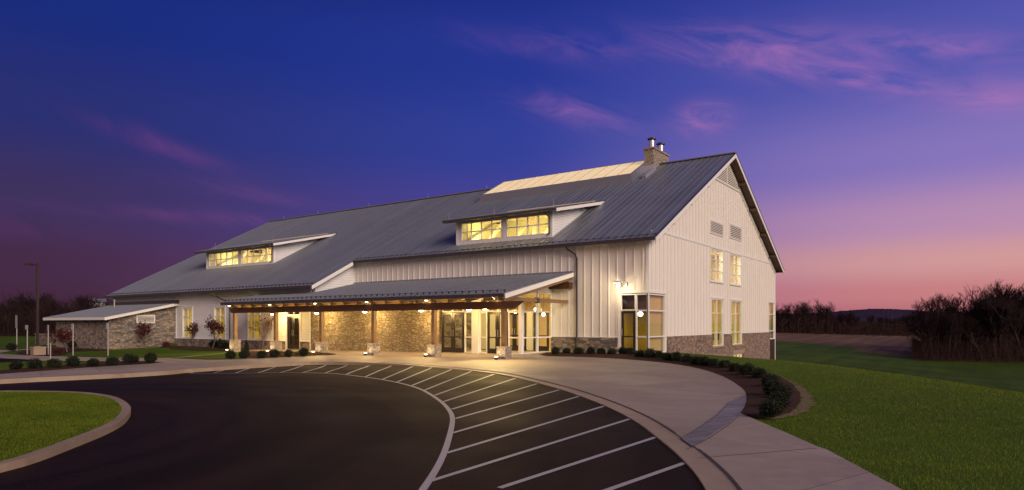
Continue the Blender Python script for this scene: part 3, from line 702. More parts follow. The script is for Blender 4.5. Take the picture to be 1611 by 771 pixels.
for s_ in (0, 1):                                                    # rake frieze under the soffit
    for i in range(1):
        ya, yb = (0, RY) if s_ == 0 else (GW, RY)
        za, zb = under(ya) - .0, under(yb) - .0
        tr.add([(.001, ya, za - .34), (.001, yb, zb - .34), (.001, yb, zb - .02), (.001, ya, za - .02), (.055, ya, za - .34), (.055, yb, zb - .34), (.055, yb, zb - .02), (.055, ya, za - .02)],
               [(0, 1, 2, 3), (4, 5, 6, 7), (0, 1, 5, 4), (1, 2, 6, 5), (2, 3, 7, 6), (3, 0, 4, 7)])
tr.build('gable_trim', 'trim', BLD)
gs = MB(); cells(gs, 0, .001, .12, 2.38, 24.5, -4.5, .90, gh); gs.build('stone_base', 'stone_rough', BLD)
lt = MB(); lt.box(.13, 9.95, -.66, .16, 12.75, -.42); lt.box(.13, 14.3, -.53, .16, 17.05, -.29); lt.box(.0, 9.95, -.66, .13, 12.75, -.43); lt.box(.0, 14.3, -.53, .13, 17.05, -.30)
lt.box(.12, 9.9, .03, .20, 12.65, .12); lt.box(.12, 14.1, .03, .20, 16.95, .12)
bsplit(lt, 'lintel', 'kerb_stone', BLD)
# other walls: left gable, back, step wall
ow = MB(); ow.prism([(-3.5, -1), (26.6, -4), (26.6, under(26.6)), (13.3, under(13.3)), (-3.5, under(-3.5))], 0, XL, XL + .25)
ow.box(XL + .25, 26.35, -4.5, -.25, 26.6, 6.15)
ow.build('end_wall', 'lap_siding', BLD)
stp = MB(); stp.prism([(-3.5, 2.9), (0, 2.9), (0, under(0)), (-3.5, under(-3.5))], 0, -23.25, -23.0); stp.build('step_wall', 'lap_siding', BLD)
# extension front wall y=-3.5
eh = [(-40.3, -38.85, .44, 2.92), (-35.5, -34.05, .44, 2.92), (-30.9, -29.45, .44, 2.92), (-26.15, -24.7, -.9, 2.52)]
ew = MB(); cells(ew, 1, -3.5, -3.3, XL, -23.62, -1.2, under(-3.5), eh); ew.build('side_wall', 'lap_siding', BLD)
es = MB(); cells(es, 1, -3.60, -3.501, -41.4, -23.62, -1.2, .36, [(-26.3, -24.55, -2, 3)]); es.build('stone_base', 'stone', BLD)
ec = MB(); ec.box(-41.4, -3.64, .36, -26.3, -3.501, .41); ec.box(-24.55, -3.64, .36, -23.62, -3.501, .41); ec.box(-41.43, -3.53, .41, -41.3, -3.501, 3.9)
ec.box(-26.3, -3.54, -.6, -26.15, -3.501, 2.95); ec.box(-24.7, -3.54, -.6, -24.55, -3.501, 2.95); ec.box(-26.3, -3.545, 2.8, -24.55, -3.501, 2.95); ec.box(-26.15, -3.53, 2.15, -24.7, -3.501, 2.22)
ec.build('siding_trim', 'trim', BLD)
st2 = MB(); st2.box(-23.62, -3.42, -.9, -11.72, -3.2, 3.55); st2.build('stone_wall', 'stone_lamplit', BLD)
for i, (a, b) in enumerate([(-40.3, -38.85), (-35.5, -34.05), (-30.9, -29.45)]):
    window(1, -3.5, a, b, .44, 2.92, us=[(a + b) / 2], zs=[2.2], trim=.11, mw=.05)
d_ = door_leaf(-3.47, -26.12, -24.73, -.16, 2.14, leaves=2)
window(1, -3.48, -26.15, -24.7, 2.22, 2.78, us=[-25.42], m='frame_white', fw=.05, name='transom_window')
# gable windows
for (a, b) in ((10.04, 12.5), (14.22, 16.8)):
    window(0, 0, a, b, .12, 3.25, us=[(a + b) / 2], zs=[1.0, 2.32], trim=.10, out=.03, fw=.05, mw=.02)
for (a, b) in ((9.9, 12.46), (14.01, 16.59)):
    window(0, 0, a, b, 4.43, 6.58, us=[(a + b) / 2], zs=[5.15, 5.87], trim=.08, fw=.05, mw=.02)
window(0, 0, 10.1, 12.6, -2.5, -.68, us=[11.35], out=.02); window(0, 0, 14.45, 16.9, -2.5, -.55, us=[15.3, 16.1], out=.02)
window(0, 0, 24.5, 26.5, .3, 3.45, us=[], zs=[1.0, 2.4], out=.03); window(0, 0, 24.5, 26.5, -2.9, -1.65, us=[25.5], out=.03)
MB().box(-.1, 24.5, -1.65, .02, 26.5, .3).build('spandrel_panel', 'frame_dark', BLD)
# corner glazing
window(1, 0, -.72, -.02, 0.02, 3.23, us=[], zs=[.92, 2.33], out=.02, fw=.06)
window(1, 0, -1.63, -.72, 2.33, 3.23, us=[], zs=[], out=.02, fw=.06)
window(0, 0, .04, 2.26, 0.02, 3.23, us=[], zs=[.92, 2.33], out=.02, fw=.06)
MB().box(-.07, -.02, 0, .03, .07, 3.27).build('corner_post', 'frame_white', BLD)
MB().box(-1.63, -.1, -.10, .12, .1, .02).box(.0, .1, -.10, .12, 2.3, .02).build('sill', 'kerb_stone', BLD)
door_leaf(.02, -1.57, -.73, .03, 2.29)
# louvres
def louver(ax, pos, u0, u1, z0, z1, n, m='siding', name='louver_vent'):
    mb = MB(); sg = 1 if ax == 0 else -1
    def bx(ua, ub, za, zb, a, b):
        if ax == 0: mb.box(pos + a, ua, za, pos + b, ub, zb)
        else: mb.box(ua, pos - a, za, ub, pos - b, zb)
    bx(u0 - .08, u0, z0 - .08, z1 + .08, .002, .06); bx(u1, u1 + .08, z0 - .08, z1 + .08, .002, .06); bx(u0, u1, z0 - .08, z0, .002, .06); bx(u0, u1, z1, z1 + .08, .002, .06)
    for i in range(n):
        z = z0 + (i + .35) * (z1 - z0) / n
        bx(u0, u1, z, z + (z1 - z0) / n * .45, .01, .05)
    o = mb.build(name, m, BLD)
    bk = MB()
    if ax == 0: bk.box(pos + .001, u0, z0, pos + .008, u1, z1)
    else: bk.box(u0, pos - .001, z0, u1, pos - .008, z1)
    bk.build('vent_dark_plate', 'frame_dark', o)  # dark plate on the solid wall paints the shade behind the slats
louver(0, 0, 9.85, 12.4, 7.62, 8.36, 7); louver(0, 0, 13.98, 16.6, 7.74, 8.62, 7)
tv = MB(); bk = MB(); bk.add([(.002, 10.15, 11.28), (.002, 16.45, 11.28), (.002, 13.3, 12.92), (.012, 10.15, 11.28), (.012, 16.45, 11.28), (.012, 13.3, 12.92)], [(0, 1, 2), (3, 4, 5), (0, 1, 4, 3), (1, 2, 5, 4), (2, 0, 3, 5)])
for i in range(13):
    z = 11.33 + i * .118; h = (12.88 - z) / (12.92 - 11.28) * 3.15
    if h > .1: tv.box(.013, 13.3 - h, z, .06, 13.3 + h, z + .058)
tv.box(.014, 13.26, 11.3, .066, 13.34, 12.75); tv.box(.014, 10.0, 11.22, .068, 16.6, 11.31)
o = tv.build('gable_louver', 'siding', BLD); bk.build('vent_dark_plate', 'frame_dark', o)  # triangular plate coloured dark in place of a shaded hollow

# --- main roof
def roof_slab(name, m, rects, zf, th, parent=BLD):
    mb = MB()
    for (x0, x1, y0, y1) in rects:
        v = [(x0, y0), (x1, y0), (x1, y1), (x0, y1)]
        mb.add([(a, b, zf(b)) for a, b in v] + [(a, b, zf(b) - th) for a, b in v], [(0, 1, 2, 3), (7, 6, 5, 4), (0, 4, 5, 1), (1, 5, 6, 2), (2, 6, 7, 3), (3, 7, 4, 0)])
    return mb.build(name, m, parent)
XR = .62
holes = [(-13.6, -6.65, 1.1, 5.4), (-43.1, -33.5, .7, 5.4)]
def rect_cells(x0, x1, y0, y1, hs):
    xs = sorted({x0, x1, *[q for h in hs for q in h[:2] if x0 < q < x1]}); out = []
    for a, b in zip(xs[:-1], xs[1:]):
        ys = sorted({y0, y1, *[q for h in hs if h[0] < (a + b) / 2 < h[1] for q in h[2:] if y0 < q < y1]})
        for c, d in zip(ys[:-1], ys[1:]):
            if any(h[0] < (a + b) / 2 < h[1] and h[2] < (c + d) / 2 < h[3] for h in hs): continue
            out.append((a, b, c, d))
    return out
R_ = rect_cells(-22.5, XR, -.5, RY, holes) + rect_cells(XL - .15, -22.5, -4.2, RY, holes)
RF = roof_slab('roof', 'roof_metal', R_ + [(XL - .15, XR, RY, 2 * RY + .5)], zr, .14)
roof_slab('soffit', 'soffit_brown', [(.0, XR - .06, -.35, RY), (.0, XR - .06, RY, GW + .35)], lambda y: zr(y) - .142, .06)
se = MB()
x = XR - .04
while x > XL - .1:
    y0 = -.5 if x > -22.5 else -4.2; segs = [(y0, RY)]
    for h in holes:
        if h[0] < x < h[1]: segs = [(y0, h[2]), (h[3], RY)]
    for a, b in segs: se.bar((x, a, zr(a) + .016), (x, b, zr(b) + .016), .026, .036)
    x -= .45
se.bar((XL - .15, RY, RH + .05), (XR, RY, RH + .05), .34, .07)
se.build('roof_seam', 'roof_seam', RF, **{})
# rake boards, fascia, gutters
rk = MB()
def slopebar(mb, x, y0, y1, dzt, h, w_, zf=zr): mb.add([(x, y0, zf(y0) + dzt), (x, y1, zf(y1) + dzt), (x, y1, zf(y1) + dzt - h), (x, y0, zf(y0) + dzt - h), (x + w_, y0, zf(y0) + dzt), (x + w_, y1, zf(y1) + dzt), (x + w_, y1, zf(y1) + dzt - h), (x + w_, y0, zf(y0) + dzt - h)],
                                        [(0, 1, 2, 3), (7, 6, 5, 4), (0, 4, 5, 1), (1, 5, 6, 2), (2, 6, 7, 3), (3, 7, 4, 0)])
slopebar(rk, XR + .001, -.5, RY, -.02, .26, .035); slopebar(rk, XR + .001, RY, 2 * RY + .5, -.02, .26, .035)
slopebar(rk, -22.5 + .001, -4.2, -.6, -.02, .26, .035); slopebar(rk, XL - .19, -4.2, RY, -.02, .26, .035)
bsplit(rk, 'rake_board', 'trim', BLD)
rc = MB(); slopebar(rc, XR - .02, -.5, RY, .05, .05, .08); slopebar(rc, XR - .02, RY, 2 * RY + .5, .05, .05, .08); bsplit(rc, 'rake_flashing', 'gutter', BLD)
def gutter(name, x0, x1, y, z, parent=BLD, guards=True):
    mb = MB(); mb.box(x0, y - .13, z - .20, x1, y - .005, z - .03); mb.box(x0, y - .145, z - .045, x1, y - .13, z - .02)
    k = x0 + .15
    while k < x1:
        mb.box(k - .02, y - .15, z - .2, k + .02, y - .131, z - .046); k += .61
    o = mb.build(name, 'gutter', parent)
    if guards:
        sg = MB(); k = x0 + .1; zz = z + .12
        while k < x1:
            sg.box(k - .03, y + .16, zz - .06, k + .03, y + .22, zz + .07); k += .45
        sg.box(x0 + .05, y + .17, zz + .03, x1 - .05, y + .19, zz + .055)
        sg.build('snow_guard', 'gutter', o)
    return o
gutter('gutter', -22.5, XR, -.5, EV + .02); gutter('gutter', XL - .15, -22.5, -4.2, zr(-4.2) + .02)
br = MB()
for y in (2.2, 5.0, 8.0, 10.8, 15.8, 18.6, 21.6, 24.4):
    br.bar((.02, y, zr(y) - .34), (XR - .08, y, zr(y) - .34), .14, .2)
bsplit(br, 'outlooker', 'soffit_brown', BLD)
def downspout(pts, parent=BLD): return MB().tube(pts, .05, 8).build('downspout', 'gutter', parent)
downspout([(-4.72, -.58, 5.98), (-4.72, -.45, 5.85), (-4.38, -.12, 5.55), (-4.30, -.09, 5.3), (-4.30, -.09, .9), (-4.30, -.20, .82), (-4.30, -.20, .0)])
downspout([(-34.4, -4.28, 3.95), (-34.3, -4.1, 3.75), (-33.4, -3.7, 3.3), (-33.2, -3.62, 3.1), (-33.2, -3.62, -.5)])
downspout([(XL + .35, -4.28, 3.95), (XL + .5, -4.0, 3.7), (XL + .9, -3.65, 3.5), (XL + .9, -3.62, 3.0)])

# --- dormers
def dormer(x0, x1, yf, zb, zt, slope, rx0, rx1, wins, cols, tag_):
    d = MB(); zb2 = zr(yf) - .05; zf_ = lambda y: zt + slope * (y - yf)
    cells(d, 1, yf, yf + .15, x0, x1, zb2, zf_(yf), wins)
    yend = next(y for y in np.arange(yf, 12, .05) if zf_(y) <= zr(y) + .02)
    for xx in (x0, x1 - .15): d.prism([(yf, zr(yf) - .1), (yf, zf_(yf) + .02), (yend, zr(yend) + .02), (yend, zr(yend) - .1)], 0, xx, xx + .15)
    b = d.build('dormer', 'lap_siding', BLD)
    t = MB(); t.box(x0 - .02, yf - .03, zb2, x0 + .14, yf - .001, zf_(yf)); t.box(x1 - .14, yf - .03, zb2, x1 + .02, yf - .001, zf_(yf)); t.box(x0 + .14, yf - .028, zb2 + .0, x1 - .14, yf - .001, wins[0][2] - .02)
    t.box(x1 + .001, yf, zr(yf) - .02, x1 + .03, yf + .14, zf_(yf)); t.box(wins[0][1] + .05, yf - .028, wins[0][2] - .02, wins[1][0] - .05, yf - .001, wins[0][3] + .1); t.build('dormer_trim', 'trim', b)
    rr = roof_slab('dormer_roof', 'roof_metal', [(rx0, rx1, yf - .62, yend + .35)], lambda y: zf_(y) + .12, .09, b)
    s = MB(); k = rx1 - .03
    while k > rx0: s.bar((k, yf - .62, zf_(yf - .62) + .135), (k, yend + .3, zf_(yend + .3) + .135), .03, .045); k -= .45
    s.build('roof_seam', 'roof_seam', b)
    k = MB(); slopebar(k, rx1 + .001, yf - .62, yend + .2, .10, .20, .035, zf_); slopebar(k, rx0 - .036, yf - .62, yend + .2, .10, .20, .035, zf_); bsplit(k, 'rake_board', 'trim', b)
    k = MB(); slopebar(k, rx1 - .03, yf - .62, yend + .35, .15, .045, .09, zf_); bsplit(k, 'rake_flashing', 'gutter', b)
    g = MB(); zg = zf_(yf - .62) + .11; g.box(rx0, yf - .74, zg - .15, rx1, yf - .625, zg - .0); g.build('gutter', 'gutter', b)
    so = MB(); so.add([(rx0, yf - .6, zf_(yf - .6)), (rx1, yf - .6, zf_(yf - .6)), (rx1, yf, zf_(yf)), (rx0, yf, zf_(yf)), (rx0, yf - .6, zf_(yf - .6) + .028), (rx1, yf - .6, zf_(yf - .6) + .028), (rx1, yf, zf_(yf) + .028), (rx0, yf, zf_(yf) + .028)], [(0, 1, 2, 3), (7, 6, 5, 4), (0, 4, 5, 1), (1, 5, 6, 2), (2, 6, 7, 3), (3, 7, 4, 0)]); so.build('soffit', 'soffit_brown', b)
    bk_ = MB()
    for y in (yf + .9, yf + 3.3): bk_.box(x1, y, zf_(y) - .16, rx1 - .02, y + .16, zf_(y) + .0)
    bsplit(bk_, 'outlooker', 'gutter', b)
    for w_ in wins:
        n = cols; us = [w_[0] + (w_[1] - w_[0]) * i / n for i in range(1, n)]
        window(1, yf, w_[0], w_[1], w_[2], w_[3], us=us, zs=[(w_[2] + w_[3]) / 2], m='frame_white', parent=b, fw=.06, mw=.028)
    MB().tube([(x1 - .25, yf - .68, zg - .1), (x1 - .2, yf - .45, zg - .25), (x1 - .14, yf - .09, zg - .45), (x1 - .14, yf - .09, zb2 + .25), (x1 - .2, yf - .3, zb2 + .12)], .04, 7).build('downspout', 'gutter', b)
    # attic behind the glass
    at_ = MB(); yb = yf + 5.6
    at_.box(x0 + .16, yb, zb2 - 1.5, x1 - .16, yb + .1, zf_(yb) + .2)
    at_.box(x0 + .152, yf + .9, zb2 - 1.5, x0 + .21, yb, zf_(yf) + .3); at_.box(x1 - .21, yf + .9, zb2 - 1.5, x1 - .152, yb, zf_(yf) + .3); at_.box(x0 + .2, yf + .9, zb2 - 1.6, x1 - .2, yb, zb2 - 1.5)
    at_.build('attic_wall', 'attic_paint', b)
    c = MB(); c.add([(x0 + .16, yf + .16, zf_(yf) - .01), (x1 - .16, yf + .16, zf_(yf) - .01), (x1 - .16, yb, zf_(yb)), (x0 + .16, yb, zf_(yb))], [(0, 1, 2, 3)]); c.build('attic_ceiling', 'room_cream', b)
    bm_ = MB(); L = x1 - x0; n = 3
    for i in range(n):
        xa = x0 + .4 + i * (L - .8) / n; xb = xa + (L - .8) / n
        bm_.bar((xa, yf + 2.2, zb2 - .1), (xb, yf + 2.2, zf_(yf + 2.2) - .1), .16, .2)
        bm_.bar((xb, yf + 2.0, zb2 - 1.2), (xb, yf + 2.0, zf_(yf + 2) - .1), .18, .18)
    bm_.bar((x0 + .3, yf + 2.4, zf_(yf + 2.4) - .3), (x1 - .3, yf + 2.4, zf_(yf + 2.4) - .3), .16, .26)
    bm_.build('roof_truss', 'soffit', b)
    for i in range(2):
        lx = x0 + L * (i + .5) / 2
        lamp('attic_lamp', (lx, yf + 1.6, zb2 + .1), 95 if tag_ else 120, (1, .84, .42) if tag_ else (1, .84, .52), (L / 2.4, .6), 'AREA', (lx, yf + 3.4, zf_(yf + 3) - .3))
    rod = MB()
    for xx in ([rx0 + .35, (rx0 + rx1) / 2 - .3, rx1 - .3] if tag_ else [rx1 - .3, rx0 + 3]): rod.tube([(xx, yf - .45, zf_(yf - .45) + .12), (xx, yf - .45, zf_(yf - .45) + .72)], [.02, .008], 5)
    bsplit(rod, 'lightning_rod', 'metal_galv', b)
    return b
dormer(-13.9, -6.45, .75, 6.8, 8.42, .215, -14.5, -5.8, [(-13.5, -10.17, 7.0, 8.22), (-9.83, -6.68, 7.0, 8.22)], 4, 1)
dormer(-43.4, -33.25, .35, 6.55, 8.2, .235, -44.2, -32.45, [(-43.0, -38.3, 6.75, 7.98), (-37.9, -33.5, 6.75, 7.98)], 5, 0)
rd = MB()
for xx in (-50, -44, -36, -28, -21): rd.tube([(xx, RY, RH + .05), (xx, RY, RH + .45)], [.02, .008], 5)
bsplit(rd, 'lightning_rod', 'metal_galv', RF)
# --- ridge skylight, its panels glow on their own
k = MB(); x0, x1, y0 = -19.05, -5.75, 10.05
zs1 = lambda y: zr(y) + .36
def wedge(mb, xa, xb, ya, yb, lo, hi):
    mb.add([(xa, ya, zr(ya) + lo), (xb, ya, zr(ya) + lo), (xb, yb, zr(yb) + lo), (xa, yb, zr(yb) + lo), (xa, ya, zr(ya) + hi), (xb, ya, zr(ya) + hi), (xb, yb, zr(yb) + hi), (xa, yb, zr(yb) + hi)], [(0, 3, 2, 1), (4, 5, 6, 7), (0, 1, 5, 4), (1, 2, 6, 5), (2, 3, 7, 6), (3, 0, 4, 7)])
wedge(k, x0 - .12, x1 + .12, y0 - .12, y0, -.02, .56); wedge(k, x0 - .12, x0, y0, RY, -.02, .54); wedge(k, x1, x1 + .12, y0, RY, -.02, .56); k.box(x0 - .12, RY - .05, RH - .1, x1 + .12, RY + .4, RH + .48)
k.box(x0 - .25, y0 - .3, zr(y0) - .2, x1 + .3, y0 - .1, zr(y0) + .04)
sky_ = k.build('skylight', 'roof_seam', BLD)
n = 12
for i in range(n):
    a = x0 + (x1 - x0) * i / n; b = x0 + (x1 - x0) * (i + 1) / n
    p = MB(); wedge(p, a + .02, b - .02, y0, RY - .05, .40, .48); p.build('glazing_panel', 'skylight_panel', sky_)
k = MB()
for i in range(1, n): a = x0 + (x1 - x0) * i / n; wedge(k, a - .022, a + .022, y0, RY - .05, .34, .515)
bsplit(k, 'glazing_bar', 'soffit', sky_)
# chimney
ch = MB(); ch.box(-5.62, 12.1, 12.2, -4.9, 14.95, 14.30); chm = ch.build('chimney', 'stone_pier', RF)
MB().box(-5.7, 12.02, 14.30, -4.82, 15.03, 14.42).build('chimney_cap', 'kerb_stone', chm)
for (yy, h) in ((12.65, .62), (14.3, .62)):
    f_ = MB().lathe((-5.26, yy, 14.42), [(.20, 0), (.20, h), (.17, h)]).build('flue', 'metal_galv', chm)
    MB().lathe((-5.26, yy, 14.42 + h), [(.17, .0), (.17, .07), (.32, .08), (.32, .14), (.16, .22), (.05, .25)]).build('flue_cap', 'gutter', chm)
MB().box(-5.75, 11.7, 12.4, -4.75, 12.1, 13.05).bar((-4.85, 10.3, zr(10.3) + .1), (-4.85, 12.1, zr(12.1) + .12), .3, .22).build('chimney_flashing', 'metal_galv', chm)

# --- porch
PZ = lambda y: 4.55 + .216 * y
PX0, PX1, PY = -29.1, -4.55, -6.7
PR = roof_slab('porch_roof', 'roof_metal', [(-23.0, PX1, PY, -.001), (PX0, -23.0, PY, -3.51)], PZ, .10)
se = MB(); x = PX1 - .05
while x > PX0: yb = -.03 if x > -23 else -3.53; se.bar((x, PY, PZ(PY) + .02), (x, yb, PZ(yb) + .02), .03, .045); x -= .45
se.box(-22.98, -.12, 4.5, PX1, -.03, 4.62); se.build('roof_seam', 'roof_seam', PR)
roof_slab('porch_soffit', 'soffit', [(-22.9, PX1 - .05, PY + .05, -.03), (PX0 + .05, -22.9, PY + .05, -3.65)], lambda y: PZ(y) - .102, .04)
gutter('porch_gutter', PX0, PX1, PY, PZ(PY) + .02)
k = MB(); slopebar(k, PX1 + .002, PY - .02, -.04, .0, .24, .04, PZ); slopebar(k, PX0 - .042, PY - .02, -3.55, .0, .24, .04, PZ); k.box(PX0, PY - .001, PZ(PY) - .2, PX1, PY + .05, PZ(PY) - .11); bsplit(k, 'rake_board', 'trim', BLD)
cols_x = [-4.96, -9.62, -14.28, -18.94, -23.6, -28.3]
k = MB(); k.prism([(-3.8, 2.74), (-28.95, 2.74), (-28.6, 2.36), (-4.4, 2.36)], 1, -6.32, -6.08); k.build('porch_beam', 'wood_beam', BLD)
x = PX1 - .16; i = 0
while x > PX0 + .1:
    yb = -.05 if x > -23 else -3.66; r = MB()
    r.bar((x, PY + .06, PZ(PY + .06) - .275), (x, yb, PZ(yb) - .275), .12, .25); r.build('rafter', 'wood', BLD)
    x -= 1.165; i += 1
for cx in cols_x:
    gz = float(Gn(cx, -6.2))
    c = MB(); c.box(cx - .11, -6.31, .50, cx + .11, -6.09, 2.358); c.box(cx - .09, -6.29, 2.742, cx + .09, -6.11, PZ(-6.2) - .40)
    c = c.build('porch_column', 'wood', BLD)
    p = MB(); p.box(cx - .27, -6.47, gz - .1, cx + .27, -5.93, .44); p.build('stone_pier', 'stone_pier', c)
    MB().box(cx - .29, -6.49, .44, cx + .29, -5.91, .498).build('pier_cap', 'kerb_stone', c)
    yb = -.05 if cx > -23 else -3.66
    t = MB(); t.box(cx - .07, -6.08 if cx < -5 else -6.9, 2.77, cx + .07, yb, 2.97); t.build('tie_beam', 'wood', BLD)
    ym = -3.2 if cx > -23 else -4.9
    if cx > -5: MB().tube([(cx, ym, 2.9), (cx, ym, PZ(ym) - .3)], .018, 6).box(cx - .1, ym - .1, 2.72, cx + .1, ym + .1, 3.02).build('tie_rod', 'gutter', BLD)
# knee of porch by the main wall
MB().box(-6.0, -.45, 3.62, -4.6, -.05, 3.98).build('porch_ledger', 'wood_beam', BLD)

# --- glazed entrance
VY = -3.2; ZT = 3.38
k = MB()
k.box(-9.36, VY - .12, -.12, -8.88, VY + .12, 3.75); k.box(-6.12, VY - .06, -.12, -5.93, VY + .12, 3.78); k.box(-11.72, VY - .05, 3.05, -6.12, VY + .1, 3.72)
k.add([(-5.96, VY + .12, 3.42), (-5.96, 0, 3.42), (-5.96, 0, PZ(0) - .15), (-5.96, VY + .12, PZ(VY) - .15), (-6.08, VY + .12, 3.42), (-6.08, 0, 3.42), (-6.08, 0, PZ(0) - .15), (-6.08, VY + .12, PZ(VY) - .15)], [(0, 1, 2, 3), (7, 6, 5, 4), (0, 4, 5, 1), (1, 5, 6, 2), (2, 6, 7, 3), (3, 7, 4, 0)])
k.build('entrance_post', 'trim', BLD)
window(1, VY, -11.72, -9.36, 2.30, 3.05, us=[-10.9, -10.1], fw=.05)
window(1, VY, -9.97, -9.36, -.05, 2.28, us=[], zs=[.85], fw=.05)
window(1, VY, -8.88, -6.12, 2.30, 3.05, us=[-8.3, -7.6, -6.9], fw=.05)
window(1, VY, -8.88, -8.32, -.05, 2.28, zs=[.85], fw=.05)
window(1, VY, -6.85, -6.12, -.05, 2.28, zs=[.85], fw=.05)
door_leaf(VY, -11.68, -10.0, -.05, 2.27, leaves=2)
door_leaf(VY, -8.3, -6.87, -.05, 2.27, leaves=2)
window(0, -5.96, VY + .12, -1.6, -.03, 3.40, zs=[.85, 2.3], fw=.06); window(0, -5.96, -1.6, -.02, -.03, 3.40, zs=[.85, 2.3], fw=.06)
# inner lobby screen with doors
window(1, .45, -11.7, -6.3, 2.30, 3.05, us=[-10.2, -8.6, -7.2], fw=.05, name='lobby_screen'); door_leaf(.45, -9.9, -8.1, 0, 2.28, leaves=2); door_leaf(.45, -7.6, -6.5, 0, 2.28)
MB().box(-11.7, .38, 0, -9.95, .52, 2.3).box(-8.06, .38, 0, -7.66, .52, 2.3).build('lobby_partition', 'room_cream', BLD)

# --- rooms seen through the glass
def room(x0, x1, y0, y1, z0, z1, m, lamps, power, color=(1, .74, .34), front=None, fl='floor_in', ceil='room_cream', walls='blrf'):
    k = MB()
    if 'b' in walls: k.box(x0, y1, z0, x1, y1 + .08, z1)
    if 'l' in walls: k.box(x0 - .08, y0, z0, x0, y1, z1)
    if 'r' in walls: k.box(x1, y0, z0, x1 + .08, y1, z1)
    if 'f' in walls: k.box(x0, y0 - .08, z0, x1, y0, z1)
    bsplit(k, 'interior_wall', m, BLD)
    MB().box(x0, y0, z0 - .06, x1, y1, z0).build('interior_floor', fl, BLD)
    MB().box(x0, y0, z1, x1, y1, z1 + .06).build('ceiling', ceil, BLD)
    for (lx, ly) in lamps: lamp('room_lamp', (lx, ly, z1 - .06), power, color, (1.0, .6), 'AREA')
# vestibule + lobby
MB().box(-11.72, -3.1, -.10, -6.0, .0, .0 - .03).build('interior_floor', 'floor_in', BLD)
MB().box(-11.9, -3.15, -.3, -11.74, .4, 3.7).build('interior_wall', 'stone', BLD)
room(-20, -.32, .55, 8.0, 0, 3.45, 'room_warm', [(-17, 3), (-12.5, 3.5), (-9, 4), (-5.5, 3)], 75, walls='blr') 
MB().box(-11.7, -3.1, 3.40, -6.1, .5, 3.45).build('ceiling', 'room_cream', BLD)
for (lx, ly) in ((-10.5, -1.6), (-7.4, -1.5)): lamp('room_lamp', (lx, ly, 3.36), 34, (1, .72, .32), (1.2, .8), 'AREA')
MB().box(-4.2, 3.6, 0, -3.4, 7.9, 3.4).build('interior_wall', 'stone', BLD)
MB().box(-6.9, 1.6, 0, -5.2, 2.3, .48).box(-6.8, 2.2, .48, -5.3, 2.3, .8).build('lobby_bench', 'furniture', BLD)
MB().box(-3.3, .3, .0, -3.2, 5.2, 3.4).box(-3.2, 5.2, 0, -.33, 5.3, 3.4).build('interior_wall', 'room_olive', BLD)
MB().box(-1.3, 2.9, 0, -.7, 3.5, .72).box(-1.25, 2.95, .72, -.75, 3.45, .76).build('side_table', 'furniture', BLD)
lamp('room_lamp', (-1.8, 2.6, 2.40), 16, (1, .72, .28), .5, 'AREA')
MB().box(-3.2, .55, 2.44, -.33, 5.2, 3.4).build('dark_pane_box', 'furniture', BLD)  # unseen dark box, added so the upper corner panes look dark
q = ony(1007.5, 489, .75); gl_ = MB().lathe((q[0], q[1], 2.15), [(.03, -.13), (.11, -.09), (.14, 0), (.11, .09), (.03, .13)], 12).build('globe_lamp', 'lamp_glow', BLD); MB().tube([(q[0], q[1], 2.28), (q[0], q[1], 2.44)], .012, 5).build('lamp_cord', 'gutter', gl_)
# globe pendants in the lobby
for (px, py, yy) in ((843, 487, -1.2), (855, 495, -.5), (818.5, 486.5, -.6)):
    p = ony(px, py, yy); k = MB(); k.lathe(p, [(.02, -.1), (.08, -.07), (.1, 0), (.08, .07), (.02, .1)], 10); k.build('globe_lamp', 'lamp_glow', BLD)
    MB().tube([(p[0], p[1], p[2] + .1), (p[0], p[1], 3.4)], .012, 5).build('lamp_cord', 'gutter', BLD)
# gable rooms
room(-3.2, -.3, 8.6, 18.2, .0, 3.6, 'room_olive', [(-1.6, 11.2), (-1.6, 15.6)], 50, (1, .76, .22), walls='blf')
room(-2.6, -.3, 8.6, 18.2, 4.2, 6.8, 'room_cream', [(-1.3, 11.2), (-1.3, 15.2)], 48, (1, .84, .58), walls='blf')
room(-2.6, -.3, 8.9, 18.0, -3.4, -.35, 'room_olive', [(-1.4, 11.4), (-1.4, 15.6)], 40, (1, .76, .25), walls='blf')
room(-2.4, -.3, 23.4, 26.2, .3, 3.6, 'room_olive', [(-1.2, 25.2)], 26, (1, .78, .3), walls='blf'); room(-2.4, -.3, 23.4, 26.2, -3.2, -1.5, 'room_olive', [(-1.2, 25.2)], 22, (1, .78, .3), walls='blf')
# shades and furniture behind gable windows
k = MB(); k.box(-.5, 10.05, .1, -.47, 10.5, 3.3); k.box(-.5, 12.1, .1, -.47, 12.5, 3.3); k.box(-.5, 16.3, .1, -.47, 16.8, 3.3); k.build('curtain', 'curtain', BLD)
MB().box(-1.6, 10.2, .4, -1.0, 11.6, 1.05).box(-1.6, 14.6, .4, -1.1, 15.4, .9).box(-1.2, 11.3, .0, -1.0, 11.35, 3.5).build('table', 'furniture', BLD)
# extension rooms
room(-41.2, -27.2, -3.25, .8, -.3, 3.2, 'room_olive', [(-39.6, -1.4), (-34.8, -1.4), (-30.2, -1.4)], 38, (1, .76, .24), walls='blr')
room(-27.0, -23.7, -3.25, 1.5, -.15, 3.1, 'furniture', [(-25.4, -1.0)], 30, (1, .70, .3), walls='blr')
k = MB()
for a, b in ((-40.3, -38.85), (-35.5, -34.05), (-30.9, -29.45)):
    for j in range(7):
        xx = a + .02 + j * .065; k.box(xx, -3.2 + (j % 2) * .03, .4, xx + .05, -3.18 + (j % 2) * .03, 2.95); xx = b - .42 + j * .06; k.box(xx, -3.2 + (j % 2) * .03, .4, xx + .045, -3.18 + (j % 2) * .03, 2.95)
k.build('curtain', 'curtain', BLD)

